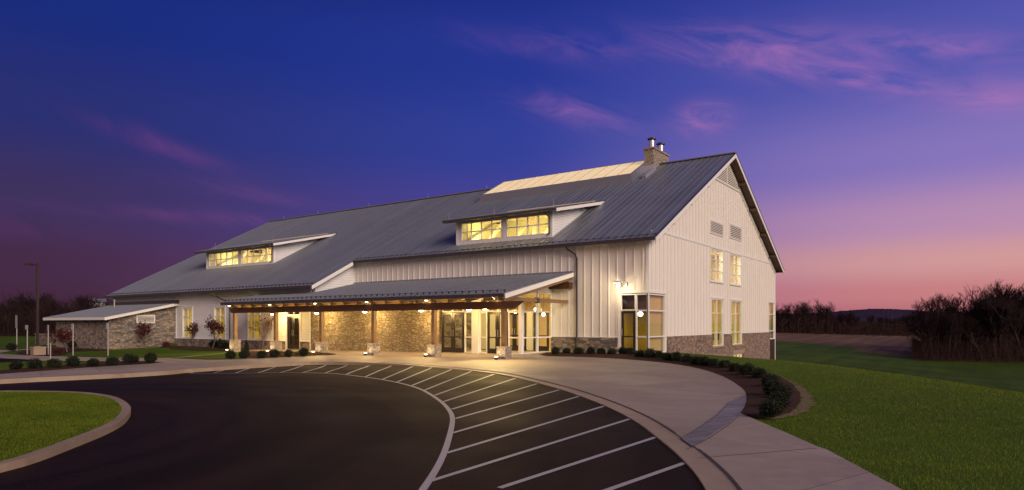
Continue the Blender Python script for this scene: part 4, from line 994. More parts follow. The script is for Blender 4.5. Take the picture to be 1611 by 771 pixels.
# --- stone lean-to wing
WX0, WX1, WY = -51.45, -41.42, -8.8
WZ = lambda y: 3.38 + .222 * (y + 3.5)
k = MB(); k.box(WX0, WY, -1.2, WX1, WY + .3, WZ(WY) - .12)
for xx in (WX0, WX1 - .3): k.prism([(WY + .3, -1.2), (-3.51, -1.2), (-3.51, WZ(-3.51) - .12), (WY + .3, WZ(WY + .3) - .12)], 0, xx, xx + .3)
k.build('wing_wall', 'stone', BLD)
WR = roof_slab('wing_roof', 'roof_metal', [(-52.8, WX1 + .4, -9.25, -3.505)], WZ, .10)
k = MB(); slopebar(k, WX1 + .402, -9.27, -3.51, .0, .22, .04, WZ); k.box(-52.8, -9.30, WZ(-9.25) - .2, WX1 + .44, -9.251, WZ(-9.25) + .01); bsplit(k, 'rake_board', 'trim', WR)
k = MB(); x = WX1 + .35
while x > -52.8: k.bar((x, -9.25, WZ(-9.25) + .02), (x, -3.55, WZ(-3.55) + .02), .03, .045); x -= .45
k.build('roof_seam', 'roof_seam', WR)
MB().box(-52.8, -3.9, WZ(-3.9), WX1 + .5, -3.505, 3.62).build('wing_flashing', 'gutter', WR)
MB().tube([(-49.2, -5.0, WZ(-5.0)), (-49.2, -5.0, WZ(-5.0) + .75)], .06, 8).build('vent_pipe', 'pole_paint', WR)
a_ = onx(216, 498, WX1); b_ = onx(242, 507, WX1)
louver(0, WX1, a_[1], b_[1], b_[2], a_[2] + .05, 5, 'siding')

# --- lamps of the building
def wall_lamp():
    x, z = -1.45, 3.72; k = MB(); k.box(-1.62, -.10, 3.62, -1.2, -.03, 3.86)
    k.tube([(-1.15, -.1, 3.8), (-1.1, -.45, 3.86), (-1.2, -.62, 3.84)], .018, 6); k.tube([(-1.5, -.08, 3.8), (-1.9, -.3, 3.84), (-1.7, -.62, 3.84)], .018, 6)
    l = k.build('wall_lamp', 'metal_galv', BLD)
    MB().lathe((-1.45, -.62, 3.70), [(.16, .10), (.13, .17), (.05, .21)], 12).box(-1.75, -.64, 3.83, -1.15, -.60, 3.87).build('lamp_shade', 'metal_galv', l)
    MB().lathe((-1.45, -.62, 3.66), [(.03, -.08), (.075, -.05), (.085, .02), (.06, .1), (.03, .13)], 10).build('bulb', 'lamp_glow', l)
    lamp('wall_lamp_light', (-1.45, -.75, 3.60), 42, (1, .80, .48), .08)
wall_lamp()
for (px, py) in ((573.7, 490.6), (662.8, 488.5), (738, 487.5), (762.6, 486), (428.7, 494), (497.8, 492.5)):
    p = ony(px, py, -4.55); px_, zz = p[0], p[2]
    k = MB().lathe((px_, -4.55, zz), [(.06, .30), (.07, .22), (.19, .06), (.20, .0), (.18, .0)], 14).tube([(px_, -4.55, zz + .28), (px_, -4.55, PZ(-4.55) - .14)], .015, 6).build('pendant_lamp', 'lamp_shade', BLD)
    MB().lathe((px_, -4.55, zz - .01), [(.03, -.05), (.12, -.03), (.15, .0), (.15, .02)], 12).build('bulb', 'lamp_glow', k)
    lamp('pendant_light', (px_, -4.55, zz - .12), 50 if px_ < -11.5 else 18, (1, .66, .23), .10)

for i, cx in enumerate(cols_x):                                      # small lamps tucked above the beam that throw light over the forecourt
    q = (cx - .35, -6.44, 2.93); k = MB().lathe(q, [(.05, .12), (.06, .06), (.11, .0), (.12, -.05), (.10, -.05)], 12).build('porch_floodlight', 'lamp_shade', BLD)
    MB().lathe((q[0], q[1], q[2] - .05), [(.02, -.03), (.08, -.015), (.09, .01)], 10).build('bulb', 'lamp_glow', k)
    lamp('flood_beam', (q[0], q[1] - .05, q[2] - .12), 1350 if i == 0 else (620 if i == 1 else 300), (1, .70, .25), .12, 'SPOT', (q[0] + (2.2 if i == 0 else .8), -9.9, -.3), 108, .9)
# ------------------------------------------------------------------ uplights at the piers
ORD = ['first', 'second', 'third', 'fourth', 'fifth', 'sixth', 'seventh', 'eighth', 'ninth', 'tenth', 'eleventh', 'twelfth', 'thirteenth', 'fourteenth', 'fifteenth', 'sixteenth', 'seventeenth', 'eighteenth', 'nineteenth', 'twentieth', 'twenty first', 'twenty second', 'twenty third', 'twenty fourth', 'twenty fifth', 'twenty sixth']
for i, cx in enumerate(cols_x):
    px, py, gz = cx - .05, -6.80, float(Gn(cx, -6.80)) + .03
    r = empty('ground_spotlight', (px, py, gz), f'small lit uplight on the ground in front of the {ORD[i]} porch pier from the right', 'uplight', 'uplights at the porch piers')
    k = MB().lathe((px, py, gz), [(.09, 0), (.11, .05), (.11, .13), (.09, .13)], 12); k.build('housing', 'lamp_shade', r).matrix_parent_inverse = Matrix.Translation((-px, -py, -gz))
    MB().lathe((px, py, gz), [(.085, .131), (.085, .145), (.03, .15)], 12).build('lens', 'lamp_glow', r).matrix_parent_inverse = Matrix.Translation((-px, -py, -gz))
    lamp('uplight_beam', (px, py - .16, gz + .17), 21, (1, .76, .44), .05, 'SPOT', (px + .05, -6.45, .75), 140, .6)
# kick of light that leaves the lobby glass

# ------------------------------------------------------------------ planting
def noise_leaves(n, R, seed, flat=1.0, hollow=.55):
    r = np.random.default_rng(seed); d = r.normal(size=(n, 3)); d /= np.linalg.norm(d, axis=1)[:, None]
    th = np.arctan2(d[:, 1], d[:, 0]); lump = 1 + .16 * np.sin(3 * th + seed) * d[:, 2] + .12 * np.sin(5 * th + 2 * seed) + .10 * np.sin(7 * d[:, 2] * 2 + seed)
    rad = (hollow + (1 - hollow) * r.random(n) ** .5) * lump
    return d * rad[:, None] * np.array(R)
def leaf_mesh(P, size, seed, out=.5):
    r = np.random.default_rng(seed + 99); n = len(P)
    a = r.normal(size=(n, 3)) + out * P / (np.linalg.norm(P, axis=1)[:, None] + 1e-6) * 1.5; a /= np.linalg.norm(a, axis=1)[:, None]
    b = np.cross(a, r.normal(size=(n, 3))); b /= np.linalg.norm(b, axis=1)[:, None]
    s = size * (.6 + .8 * r.random(n))[:, None]
    V = np.stack([P - a * s, P + b * s * .45, P + a * s, P - b * s * .45], 1).reshape(-1, 3)
    mb = MB(); mb.v = [tuple(v) for v in V]; mb.f = [(4 * i, 4 * i + 1, 4 * i + 2, 4 * i + 3) for i in range(n)]
    return mb
def shrub_proto(seed, R=(.40, .40, .34), n=2600, m='leaf_dark', size=.035, conic=False, loose=.0):
    root = empty('shrub', (0, 0, 0), 'x', 'shrub')
    r = random.Random(seed); st_ = MB()
    for k in range(9):
        a = r.uniform(0, 6.28); st_.tube([(0, 0, -.05), (math.cos(a) * R[0] * .3, math.sin(a) * R[1] * .3, R[2] * .5), (math.cos(a) * R[0] * .75, math.sin(a) * R[1] * .75, R[2] * r.uniform(1.0, 1.9))], [.012, .009, .004], 5)
    st_.build('stem', 'bark', root)
    P = noise_leaves(n, R, seed)
    if conic:
        z = (P[:, 2] / R[2] + 1) / 2; k = np.clip(1.35 - 1.15 * z, .1, 1.2); P[:, 0] *= k; P[:, 1] *= k
    P[:, 2] += R[2] * .95
    P = P[P[:, 2] > .0]
    mb = leaf_mesh(P, size, seed)
    # opaque heart of small twigs and leaves so that the crown is dense
    Q = noise_leaves(n // 3, tuple(.7 * q for q in R), seed + 5, hollow=.0)
    if conic:
        z = (Q[:, 2] / R[2] + 1) / 2; k = np.clip(1.35 - 1.15 * z, .1, 1.2); Q[:, 0] *= k; Q[:, 1] *= k
    Q[:, 2] += R[2] * .9; Q = Q[Q[:, 2] > 0]; q = leaf_mesh(Q, size * 2.2, seed + 3); mb.add(q.v, q.f)
    mb.build('foliage', m, root)
    return root
def place(o, x, y, z, label, group=None, s=1.0, rz=None, cat=None):
    o.location = (x, y, z); o.scale = (s * random.uniform(.9, 1.15), s * random.uniform(.9, 1.15), s * random.uniform(.85, 1.15)); o.rotation_euler.z = rz if rz is not None else random.uniform(0, 6.28); o['label'] = label
    if group: o['group'] = group
    elif 'group' in o: del o['group']
    if cat: o['category'] = cat
    return o
SH = [shrub_proto(i) for i in range(4)]; used = [False] * 4
def shrub(x, y, label, group, s=1.0, k=None, z=None):
    k = random.randrange(4) if k is None else k
    o = copy_tree(SH[k]) if used[k] else SH[k]; used[k] = True
    return place(o, x, y, (g1(x, y) if z is None else z) + .06, label, group, s)

# mulch beds
mul = atp([(1059, 559.5), (1118, 569), (1160.6, 579), (1195.7, 586), (1226, 593), (1248, 606), (1258, 620), (1260, 633), (1250, 646), (1225, 656.8), (1195.7, 660.7)])
bedpoly = [tuple(p) for p in bed_in] + mul[::-1] + [(-.1, -1.0), (-1.6, -1.0), (-5.6, -1.3), (-5.0, -3.0)]
hmound = lambda P, h, w_: (lambda x, y: G(x, y) + h * np.clip(edist(P, np.asarray(x, float), np.asarray(y, float)) / w_, 0, 1))
_soil = mul[3:] + atp([(1180, 664), (1200, 663), (1232, 660), (1264, 652), (1281, 641), (1282, 629), (1265, 611), (1236, 595.5), (1196, 584.5), (1170, 579)])
soil_poly = mul[2:11] + smooth_poly(atp([(1225, 660), (1264, 652), (1281, 641), (1282, 629), (1265, 611), (1236, 595.5), (1196, 584.5), (1168, 579)]), 2)
soil_poly = resample(soil_poly + [soil_poly[0]], .22)[:-1]; soil_poly = [tuple(p) for p in soil_poly + rng.normal(0, .05, soil_poly.shape)]
sheet('bare_soil', 'bare_soil', soil_poly, .022, grid=.5, kind='structure')
BP = np.array(bedpoly)
sheet('mulch_bed', 'mulch', bedpoly, .034, grid=.45, zf=hmound(BP, .10, .8), kind='structure')
lb = atp([(378, 561), (398, 565), (450, 562.6), (489, 560.9), (528.6, 558.7), (528, 557.6), (505, 556.6), (470, 555.4), (420, 554.2), (384, 553.8)])
sheet('mulch_bed', 'mulch', lb, .045, grid=.5, zf=hmound(np.array(lb), .10, .6), kind='structure')
lawn2 = atp([(270, 564.6), (330, 567), (398, 565), (378, 561), (384, 555), (371, 555.0)])
sheet('lawn', 'grass_sheet', lawn2, .042, grid=.7, kind='structure')
wb = [(-41.2, -3.6), (-28.8, -3.6)] + atp([(392, 553), (362, 553), (320, 555.2), (292, 551), (283, 546.8)])
wb = [(-41.3, -5.2), (-41.3, -3.62), (-29.6, -3.62), (-29.6, -5.6), (-33, -6.4), (-37.2, -6.2), (-39.5, -5.0)]
sheet('mulch_bed', 'mulch', wb, .03, grid=.6, zf=hmound(np.array(wb), .08, .6), kind='structure')
# strip bed with shrubs beside the long walk
sb_ = atp([(0, 589), (60, 584.6), (124.5, 579.6), (180, 576), (258, 571.5), (240, 569.8), (200, 569), (120, 574.5), (0, 584)])
sheet('mulch_bed', 'mulch', sb_, .036, grid=.6, zf=hmound(np.array(sb_), .07, .6), kind='structure')
# rear walk, forecourt and parking patch at the far left
w2 = atp([(-80, 561), (0, 563.5), (60, 567), (120, 567.2), (200, 568), (262, 570.5), (268, 564), (235, 564), (120, 562.4), (60, 560.8), (0, 557.6), (-80, 555)])
sheet('side_walk', 'concrete', w2, .034, drop=.2, grid=.9, kind='structure')
pk = atp([(-120, 571), (0, 570.4), (40, 568.4), (60, 567.2), (30, 565.4), (0, 564), (-120, 561.5)])
sheet('parking_area', 'asphalt', pk, .026, grid=1.0, kind='structure')
w3 = atp([(-80, 554), (0, 555.8), (24, 552.2), (54, 550.0), (54, 549.0), (10, 551.2), (-80, 551)])
sheet('side_walk', 'concrete', w3, .034, grid=.9, kind='structure')
fb = atp([(24, 556.5), (52, 559.6), (84, 560.2), (100, 558), (118, 553), (170, 551.6), (176, 550), (90, 547.2), (66, 549), (40, 551.4)])
sheet('mulch_bed', 'mulch', fb, .03, grid=.9, kind='structure')

row = [(873.6, 558.8), (891, 558), (910.6, 559), (929.4, 559), (945.9, 559), (962.5, 559.5), (979, 559), (991.6, 560), (1006.6, 563.3), (1022.8, 564.6), (1037, 565.3), (1050, 568), (1064, 569), (1081, 571), (1095.5, 574), (1108, 576), (1122.7, 578), (1140, 581), (1157, 586.7), (1176, 592.5), (1193.7, 598), (1213, 611), (1216, 624), (1231, 630), (1224, 643), (1212, 657)]
for i, (px, py) in enumerate(row):
    p = at(px, py, .05)
    lb_ = f'{ORD[i]} dark evergreen shrub of the plaza row, counted from the entrance' if i < 21 else ['large dark shrub at the bend of the plaza bed', 'large dark shrub in the middle of the bed end cluster', 'dark shrub bulging towards the bare soil', 'dark shrub just behind the one nearest the walk', 'nearest and biggest dark shrub beside the walk corner'][i - 21]
    o = shrub(p[0], p[1], lb_, 'evergreen shrubs in the plaza bed', (.58 + random.uniform(-.06, .07)) if i < 18 else [.58, .58, .60, .66, .62, .60, .58, .58][i - 18])
for i, (px, py) in enumerate([(-14, 585), (25, 582.5), (55, 581.5), (85, 579.5), (115, 577.5), (146.5, 576.2), (177, 575), (203, 572.5), (210.5, 571.5), (237, 571)]):
    if px < 0: continue
    p = at(px, py, .05)
    shrub(p[0], p[1], f'{ORD[i - 1]} low dark shrub in the strip bed beside the long walk, counted from the left', 'low shrubs in the strip bed', .62 + random.uniform(-.08, .08))
for i, (px, py) in enumerate([(363, 564.5), (384, 564), (412, 563), (432, 562), (454, 561.5), (478, 560.5)]):
    p = at(px, py, .05); shrub(p[0], p[1], f'{ORD[i]} small dark shrub in the bed before the porch piers, counted from the left', 'small shrubs before the porch', .62 + random.uniform(-.05, .06))
pr = shrub_proto(21, (.55, .55, .42), 900, 'leaf_light', .05)
for i, (px, y, lab) in enumerate([(274, -4.5, 'pale green loose shrub at the corner of the stone wing'), (468, -8.4, 'pale sparse shrub in front of the porch door')]):
    o = pr if i == 0 else copy_tree(pr); q = ony(px, 540, y); place(o, q[0], q[1], g1(q[0], q[1]), lab, None, .55 if i == 0 else .42)
pr = shrub_proto(31, (.38, .38, .85), 2600, 'leaf_dark', .04, conic=True)
for i, (px, py, lab, s) in enumerate([(388, 556, 'slim dark conical evergreen between the two left porch piers', .52), (346, 549, 'taller dark conical evergreen under the siding window', .50)]):
    o = pr if i == 0 else copy_tree(pr); o.name = 'conical_evergreen'; q = at(px, py); place(o, q[0], q[1], q[2], lab, None, s, cat='conifer')
pr = shrub_proto(41, (.7, .7, .5), 900, 'leaf_red', .05)
for i, (px, py, lab, s) in enumerate([(262, 546.5, 'dark red shrub against the stone wing near the siding', .55), (91, 557, 'dark red shrub behind the grey sign post', .5)]):
    o = pr if i == 0 else copy_tree(pr); q = at(px, py); place(o, q[0], q[1], q[2], lab, None, s)
for px, py, lab in [(307, 545.5, 'dark shrub by the left siding window'), (336, 547.5, 'dark shrub below the second siding window'), (352, 550, 'dark shrub beside the left porch pier'), (113, 548.5, 'dark shrub before the stone wing'), (18, 552.5, 'dark shrub beside the far left walk')]:
    p = at(px, py); shrub(p[0], p[1], lab, None, .85)

# ---- trees without leaves
def tree_segs(seed, H, levels=5, spread=.55, n0=(3, 4), trunk=.30, r0=None, upright=.25, twig=.012, twisty=.12):
    r = random.Random(seed); big = []; fine = []
    r0 = r0 or H * .018
    def grow(p, d, L, rad, lv):
        n = 3 if lv < 3 else 2; pts = [p]; q = p; dd = d
        for i in range(n):
            dd = (dd + Vector((r.gauss(0, twisty), r.gauss(0, twisty), r.gauss(0, twisty) + upright * .18))).normalized(); q = q + dd * L / n; pts.append(q)
        (big if lv < 3 else fine).append((pts, rad, rad * .62))
        if lv >= levels: return
        k = r.randint(*n0) if lv else r.randint(4, 6)
        for i in range(k):
            t = r.uniform(.35, 1.0) if lv else r.uniform(.7, 1.0); b = pts[min(int(t * n), n - 1)].lerp(pts[min(int(t * n) + 1, n)], (t * n) % 1)
            ax = dd.orthogonal(); ax.rotate(__import__('mathutils').Quaternion(dd, r.uniform(0, 6.28))); ang = r.uniform(.3, 1.0) * spread * (1.25 if lv else 1.0)
            nd = (dd * math.cos(ang) + ax * math.sin(ang) + Vector((0, 0, upright * (.6 if lv < 2 else .2)))).normalized()
            grow(b, nd, L * r.uniform(.55, .8) * (1.15 if lv == 0 else 1), max(rad * r.uniform(.45, .62), twig), lv + 1)
        if lv < 2: grow(pts[-1], dd, L * .75, rad * .62, lv + 1)
    grow(Vector((0, 0, -.2)), Vector((r.gauss(0, .03), r.gauss(0, .03), 1)).normalized(), H * trunk, r0, 0)
    top = max(p.z for s in big + fine for p in s[0])
    return big, fine, H / top
def seg_mesh(segs, n, sc):
    mb = MB()
    for pts, a, b in segs:
        m = len(pts); mb.tube([p * sc for p in pts], [(a + (b - a) * i / (m - 1)) * sc for i in range(m)], n, caps=False)
    return mb
def bare_proto(seed, H, **kw):
    root = empty('bare_tree', (0, 0, 0), 'x', 'tree'); b, f, sc = tree_segs(seed, H, **kw)
    seg_mesh(b, 5, sc).build('trunk', 'bark', root); seg_mesh(f, 3, sc).build('crown', 'twigs', root); return root
BT = [bare_proto(100 + i, 17, levels=6, twig=.012, n0=(2, 4), spread=[.42, .5, .36, .6, .32][i], trunk=[.27, .22, .33, .24, .3][i], upright=[.34, .3, .45, .25, .5][i]) for i in range(5)]
bu = [False] * 5
def bare(x, y, z, h, label, group):
    k = random.randrange(5); o = copy_tree(BT[k]) if bu[k] else BT[k]; bu[k] = True
    o.location = (x, y, z - .3); s = h / 17; o.scale = (s * random.uniform(.85, 1.2),) * 2 + (s,); o.rotation_euler.z = random.uniform(0, 6.28); o['label'] = label; o['group'] = group
def spot(px, Z): p = CAM + ray(px, HOR) * Z; return p[0], p[1]
PXH = lambda top, Z, z: (HOR - top) * Z / FPX + CH - z                # height that reaches photo row `top`
def wood(n, pxr, Zr, topf, label, group, jit=6):
    for i in range(n):
        px = pxr[0] + (pxr[1] - pxr[0]) * (i + random.random()) / n; Z = random.uniform(*Zr); x, y = spot(px, Z); z = g1(x, y)
        h = max(4, PXH(topf(px) + random.choice([random.uniform(-5, 4), random.uniform(18, 40), random.uniform(28, 55), random.uniform(30, 60)] if n > 60 else [random.uniform(-2, 3), random.uniform(0, jit * 3)]), Z, z)); bare(x, y, z, h, label, group)
topR = lambda px: float(np.interp(px, [1225, 1250, 1262, 1285, 1300, 1320, 1345, 1400, 1440, 1455, 1475, 1500, 1530, 1545, 1560, 1590, 1611, 1700], [468, 474, 470, 463, 472, 482, 489, 489, 486, 470, 458, 452, 452, 446, 440, 446, 440, 438]))
wood(20, (1195, 1345), (285, 330), topR, 'bare winter tree in the distant wood behind the brown field beside the barn', 'bare trees behind the brown field')
wood(22, (1330, 1450), (300, 370), lambda p: topR(p) + 4, 'bare winter tree in the low far wood at the middle of the valley', 'bare trees of the low far wood')
wood(84, (1446, 1720), (150, 235), topR, 'tall bare winter tree in the dark wood to the right of the fields', 'tall bare trees right of the fields')
topL = lambda px: float(np.interp(px, [-60, 0, 30, 60, 90, 110, 130, 150, 180, 300], [464, 460, 456, 450, 456, 466, 455, 462, 468, 478]))
wood(26, (-60, 185), (95, 135), topL, 'bare winter tree in the dark thicket beyond the stone wing', 'bare trees beyond the stone wing')
# thicket under the trees
def brush(name, n, pxr, Zr, topf, label, lean=.25, w_=.05):
    mb = MB(); r = random.Random(len(name) + n)
    for i in range(n):
        px = r.uniform(*pxr); Z = r.uniform(*Zr); x, y = spot(px, Z); z = g1(x, y)
        h = PXH(topf(px), Z, z) * r.uniform(.12, 1.15) ** 1.1; a = r.uniform(0, 6.28); w1 = w_ * r.uniform(.5, 1.5) * Z / 150
        b = Vector((x + math.cos(a) * h * lean * r.random(), y + math.sin(a) * h * lean * r.random(), z + h)); m_ = Vector((x, y, z)).lerp(b, .55) + Vector((r.gauss(0, .2), r.gauss(0, .2), 0))
        sx, sy = RT[0] * w1, RT[1] * w1
        mb.add([(x - sx, y - sy, z - .3), (x + sx, y + sy, z - .3), (m_.x + sx * .7, m_.y + sy * .7, m_.z), (m_.x - sx * .7, m_.y - sy * .7, m_.z), tuple(b), (x + FW[0] * w1, y + FW[1] * w1, z - .3)], [(0, 1, 2, 3), (3, 2, 4), (0, 5, 3), (1, 5, 2), (5, 2, 3)])
        for j in range(3):
            t = r.uniform(.3, .95); q = Vector((x, y, z)).lerp(b, t); e = q + Vector((r.gauss(0, 1), r.gauss(0, 1), r.uniform(.1, 1.2))) * h * .16
            mb.add([tuple(q + Vector((0, 0, w1))), tuple(q - Vector((0, 0, w1))), tuple(e), tuple(q + Vector((w1, w1, 0)))], [(0, 1, 2), (0, 3, 2), (1, 3, 2)])
    o = mb.build(name, 'brush'); o['kind'] = 'stuff'; o['label'] = label; o['category'] = 'thicket'
brush('woodland_brush', 5200, (1190, 1450), (285, 400), lambda p: max(topR(p) + 18, 497), 'dark bare thicket along the far edge of the brown field', w_=.055)
brush('woodland_brush', 7000, (1436, 1720), (145, 235), lambda p: 527 + 6 * math.sin(p * .11) + 5 * math.sin(p * .37), 'dark reddish thicket under the tall bare trees on the right', w_=.04)
brush('woodland_brush', 6500, (-80, 330), (92, 140), lambda p: float(np.interp(p, [-80, 60, 180, 330], [484, 480, 476, 482])) + 3 * math.sin(p * .2), 'dark thicket beyond the lawn and the stone wing', w_=.05)

# ---- small red-leaved ornamental trees
def ornamental(px, base, top, seed, label, leaves=260, m='leaf_red', wide=.9, cp=None):
    p = at(px, base); H = (base - top) * float((p - CAM) @ FW) / FPX
    root = empty('ornamental_tree', tuple(p), label, 'tree'); b, f, sc = tree_segs(seed, H, levels=4, spread=.55 * wide, n0=(2, 3), trunk=.42, r0=.06, twig=.006)
    a = seg_mesh(b, 6, sc).build('trunk', 'bark_pale', root); seg_mesh(f, 3, sc).build('crown', 'bark', root)
    tips = np.array([tuple(s[0][-1] * sc) for s in f]); r = np.random.default_rng(seed)
    P = tips[r.integers(0, len(tips), leaves)] + r.normal(0, .10, (leaves, 3)); leaf_mesh(P, .075, seed, 0).build('leaves', m, root)
ornamental(231, 548.5, 508, 5, 'small red leaved tree before the stone wing gable', 700, wide=.55)
ornamental(106, 554.5, 517, 6, 'small dark red tree left of the white post before the stone wing', 1100, wide=1.0)
ornamental(302, 546, 507, 7, 'young red leaved tree before the left siding window', 420, wide=.8)
ornamental(333, 550, 498, 8, 'taller red leaved tree between the two siding windows', 900, wide=.6)
ornamental(411, 551, 493, 9, 'thin nearly bare red leaved tree between the left porch piers', 170, wide=.9)

# ------------------------------------------------------------------ lamp post, signs, box, low wall
p = at(59, 545.5); z0 = p[2]; H = (545.5 - 414) * float((p - CAM) @ FW) / FPX
lp = empty('street_lamp', tuple(p), 'tall dark parking lamp post with one arm to the left of the stone wing', 'lamp post')
MB().box(-.09, -.09, .061, .09, .09, H).build('pole', 'pole_dark', lp); MB().box(-.2, -.2, -.1, .2, .2, .06).build('base', 'concrete', lp)
ar = Vector((-RT[0], -RT[1], 0)); k = MB(); k.bar(ar * .1 + Vector((0, 0, H - .25)), ar * .45 + Vector((0, 0, H - .18)), .08, .08); k.build('arm', 'pole_dark', lp)
k = MB(); k.bar(ar * .42 + Vector((0, 0, H - .16)), ar * 1.15 + Vector((0, 0, H - .10)), .42, .12); k.bar(ar * .5 + Vector((0, 0, H - .05)), ar * .9 + Vector((0, 0, H - .0)), .3, .06); k.build('lamp_head', 'pole_dark', lp)
def sign_post(px, base, top, face, label, sgn='grey', w_=.30, hgt=.45, post='pole_paint', yaw=0.0, r_=.036):
    p = at(px, base, .03); H = (base - top) * float((p - CAM) @ FW) / FPX
    root = empty('sign_post', tuple(p), label, 'sign', 'small sign posts by the far walk'); MB().tube([(0, 0, -.1), (0, 0, H - .02)], r_, 8).build('post', post, root)
    if sgn:
        d = Vector((math.cos(yaw), math.sin(yaw), 0)); n = Vector((d.y, -d.x, 0)); c = Vector((0, 0, H - hgt / 2)) + n * (r_ + .015)
        k = MB(); k.bar(c - d * w_ / 2, c + d * w_ / 2, .015, hgt); s = k.build('sign_plate', {'blue': 'sign_blue', 'grey': 'sign_grey'}[sgn], root)
        if sgn == 'blue':                                            # white border and wheelchair symbol
            f = n * .011; q = MB(); U = Vector((0, 0, 1))
            P = lambda a, b: c + f + d * a * w_ + U * b * hgt
            for a0, b0, a1, b1 in ((-.46, .47, .46, .47), (-.46, -.47, .46, -.47), (-.46, -.47, -.46, .47), (.46, -.47, .46, .47)): q.bar(P(a0, b0), P(a1, b1), .004, .012, n)
            q.tube([P(-.02, .30), P(-.02, .36)], .022, 8); q.bar(P(-.02, .26), P(-.02, .0), .004, .03, n); q.bar(P(-.02, .12), P(.16, .12), .004, .02, n); q.bar(P(-.02, .0), P(.18, .0), .004, .026, n); q.bar(P(.18, .0), P(.27, -.24), .004, .026, n)
            cc_ = [P(-.04 + .24 * math.cos(t), -.12 + .17 * math.sin(t)) for t in np.linspace(2.2, 6.0, 10)]
            for a, b in zip(cc_[:-1], cc_[1:]): q.bar(a, b, .004, .02, n)
            q.build('wheelchair_symbol', 'sign_white', s)
YB = math.radians(-25)
sign_post(170, 559, 507.5, 0, 'pale post with a blue accessible parking sign nearest the stone wing corner', 'blue', yaw=YB, w_=.32)
sign_post(115, 558.5, 509, 0, 'pale post with a blue accessible parking sign before the middle of the stone wing', 'blue', yaw=YB, w_=.32)
sign_post(76, 557.5, 511, 0, 'pale post with a grey sign plate near the square concrete box', 'grey', yaw=YB + .3)
sign_post(43, 557.5, 511.5, 0, 'pale post with a narrow plate left of the square concrete box', 'grey', yaw=YB + .9, w_=.22, hgt=.3)
sign_post(26.5, 551.5, 496, 0, 'thinnest post with dark plate at the far left beside the walk', 'grey', yaw=YB + .6, w_=.22, hgt=1.0, r_=.035)
sign_post(79.5, 567.5, 539, 0, 'short slim marker stake in the near strip of lawn', None, r_=.03)
p = at(60, 559); s = float((p - CAM) @ FW) / FPX
ub = empty('utility_box', tuple(p), 'squat pale concrete coloured box standing in the mulch by the far walk', 'box')
k = MB(); W_ = 13 * s; k.box(-W_ / 2, -.35, -.1, W_ / 2, .35, 12 * s); k.build('cabinet', 'kerb_stone', ub); MB().box(-W_ / 2 - .03, -.38, 12 * s, W_ / 2 + .03, .38, 12 * s + .06).build('lid', 'concrete', ub); MB().box(-.012, -.358, .05, .012, -.352, 12 * s - .05).build('door_seam', 'joint', ub)
lw = empty('stone_wall', (0, 0, 0), 'low stone wall lit warm at the left end of the stone wing', 'wall')
a = ony(63, 540, -7.0); b = ony(90, 540, -7.0); MB().box(a[0], -7.4, -1.2, -51.47, -7.0, ony(63, 526, -7)[2]).build('wall', 'stone', lw); MB().box(a[0] - .05, -7.45, ony(63, 526, -7)[2], -51.47, -6.95, ony(63, 526, -7)[2] + .08).build('coping', 'kerb_stone', lw)
# far pale house beyond the thicket
x, y = spot(152, 150); z = g1(x, y); fh = empty('distant_house', (x, y, z), 'pale house roof showing above the thicket beyond the stone wing', 'house')
hh = PXH(475.5, 150, z); MB().box(-1.2, -1.2, -.3, 1.2, 1.2, hh).build('wall', 'siding', fh); MB().prism([(-1.6, hh), (1.6, hh), (.8, hh + .8), (-.8, hh + .8)], 1, -1.6, 1.6).build('roof', 'roof_metal', fh)

# ------------------------------------------------------------------ grass blades
def blades(name, pts, h, w_, m, label):
    n = len(pts); r = np.random.default_rng(n); a = r.uniform(0, 6.283, n); hh = h * (.5 + .8 * r.random(n)); ww = w_ * (.7 + .6 * r.random(n)); ln = r.uniform(.1, .8, n) * hh; b = r.uniform(0, 6.283, n)
    z = pts[:, 2]; dx_, dy_ = np.cos(a) * ww, np.sin(a) * ww
    V = np.stack([np.c_[pts[:, 0] - dx_, pts[:, 1] - dy_, z - .01], np.c_[pts[:, 0] + dx_, pts[:, 1] + dy_, z - .01], np.c_[pts[:, 0] + np.cos(b) * ln, pts[:, 1] + np.sin(b) * ln, z + hh]], 1).reshape(-1, 3)
    me = bpy.data.meshes.new(name); me.vertices.add(3 * n); me.vertices.foreach_set('co', V.ravel().astype(np.float32)); me.loops.add(3 * n); me.loops.foreach_set('vertex_index', np.arange(3 * n, dtype=np.int32))
    me.polygons.add(n); me.polygons.foreach_set('loop_start', np.arange(0, 3 * n, 3, dtype=np.int32)); me.update(calc_edges=True); me.materials.append(M[m])
    o = bpy.data.objects.new(name, me); COL.objects.link(o); o['kind'] = 'stuff'; o['label'] = label; o['category'] = 'grass'
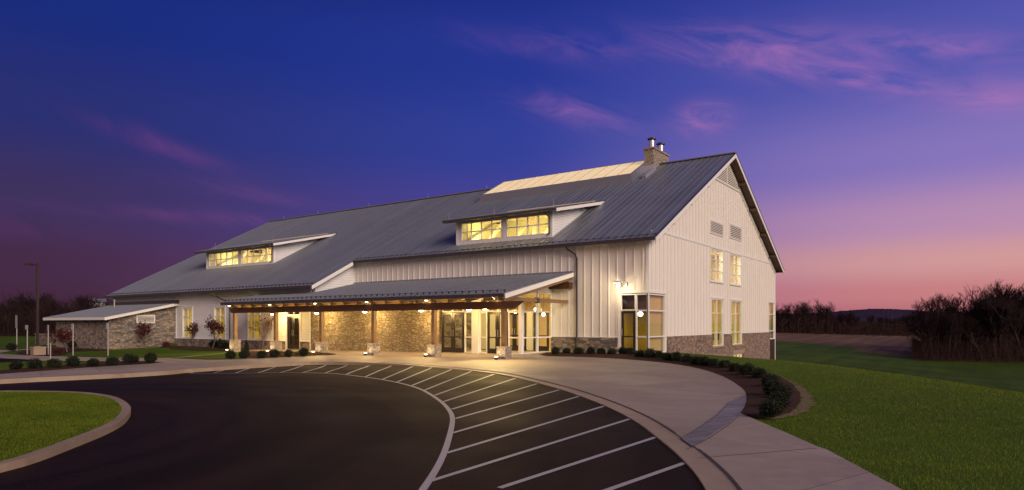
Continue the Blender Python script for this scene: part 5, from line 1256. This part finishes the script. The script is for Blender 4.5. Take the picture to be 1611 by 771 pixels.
def in_view(x, y, m=.06):
    Zc = (x - CAM[0]) * FW[0] + (y - CAM[1]) * FW[1]; Xc = (x - CAM[0]) * RT[0] + (y - CAM[1]) * RT[1]; return (Zc > 3) & (np.abs(Xc / np.maximum(Zc, .1)) < .78 + m), Zc
SOILP = np.array(soil_poly)
N_ = 1100000; x = rng.uniform(1, 40, N_); y = rng.uniform(-30, 6, N_)
v, Zc = in_view(x, y); dens = np.clip((12 / np.maximum(Zc, 3)) ** 1.7, 0, 1)
cl_ = np.sin(x * 3.1 + 2 * np.sin(y * 2.3)) * np.sin(y * 3.7 + x) * .15
k = v & (rng.random(N_) < dens * .92) & ~inside(SL, x, y) & ~inside(AP, x, y) & ~inside(np.array(k_poly), x, y) & (x > 1.0) & ~inside(BP, x, y) & ~inside(SOILP, x, y) & (Zc < 34)
dpo = np.where(inside(PLAT, x, y), 0, edist(PLAT, x, y)); k &= dpo < 8
x, y, Zk = x[k], y[k], Zc[k]
pts = np.c_[x, y, G(x, y)]; sc_ = np.clip(Zk / 12, 1, 2.2)
r_near = Zk < rng.uniform(11, 24, len(Zk))
sxy = rng.uniform((9, -22), (13, -8), (60000, 2)); ds = edist(SOILP, sxy[:, 0], sxy[:, 1]); k = inside(SOILP, sxy[:, 0], sxy[:, 1]) & ~inside(BP, sxy[:, 0], sxy[:, 1]) & (ds < .35) & (rng.random(60000) < np.exp(-ds * 9))
pts = np.r_[pts, np.c_[sxy[k], G(sxy[k, 0], sxy[k, 1]) + .02]]; r_near = np.r_[r_near, np.ones(k.sum(), bool)]
blades('grass', pts[r_near], .038, .0035, 'blades', 'short mown grass of the bright lawn beside the walk'); blades('grass', pts[~r_near], .042, .0062, 'blades', 'short mown grass of the lawn crest beyond the bed')
ii = np.array(ISL); N_ = 330000; x = rng.uniform(ii[:, 0].min(), ii[:, 0].max(), N_); y = rng.uniform(-32, ii[:, 1].max(), N_); v, Zc = in_view(x, y); k = v & inside(ii, x, y); x, y = x[k], y[k]
blades('grass', np.c_[x, y, mound(x, y) + .085], .028, .0038, 'blades', 'short mown grass of the kerbed island')
print('blades', r_near.sum(), (~r_near).sum(), len(x))
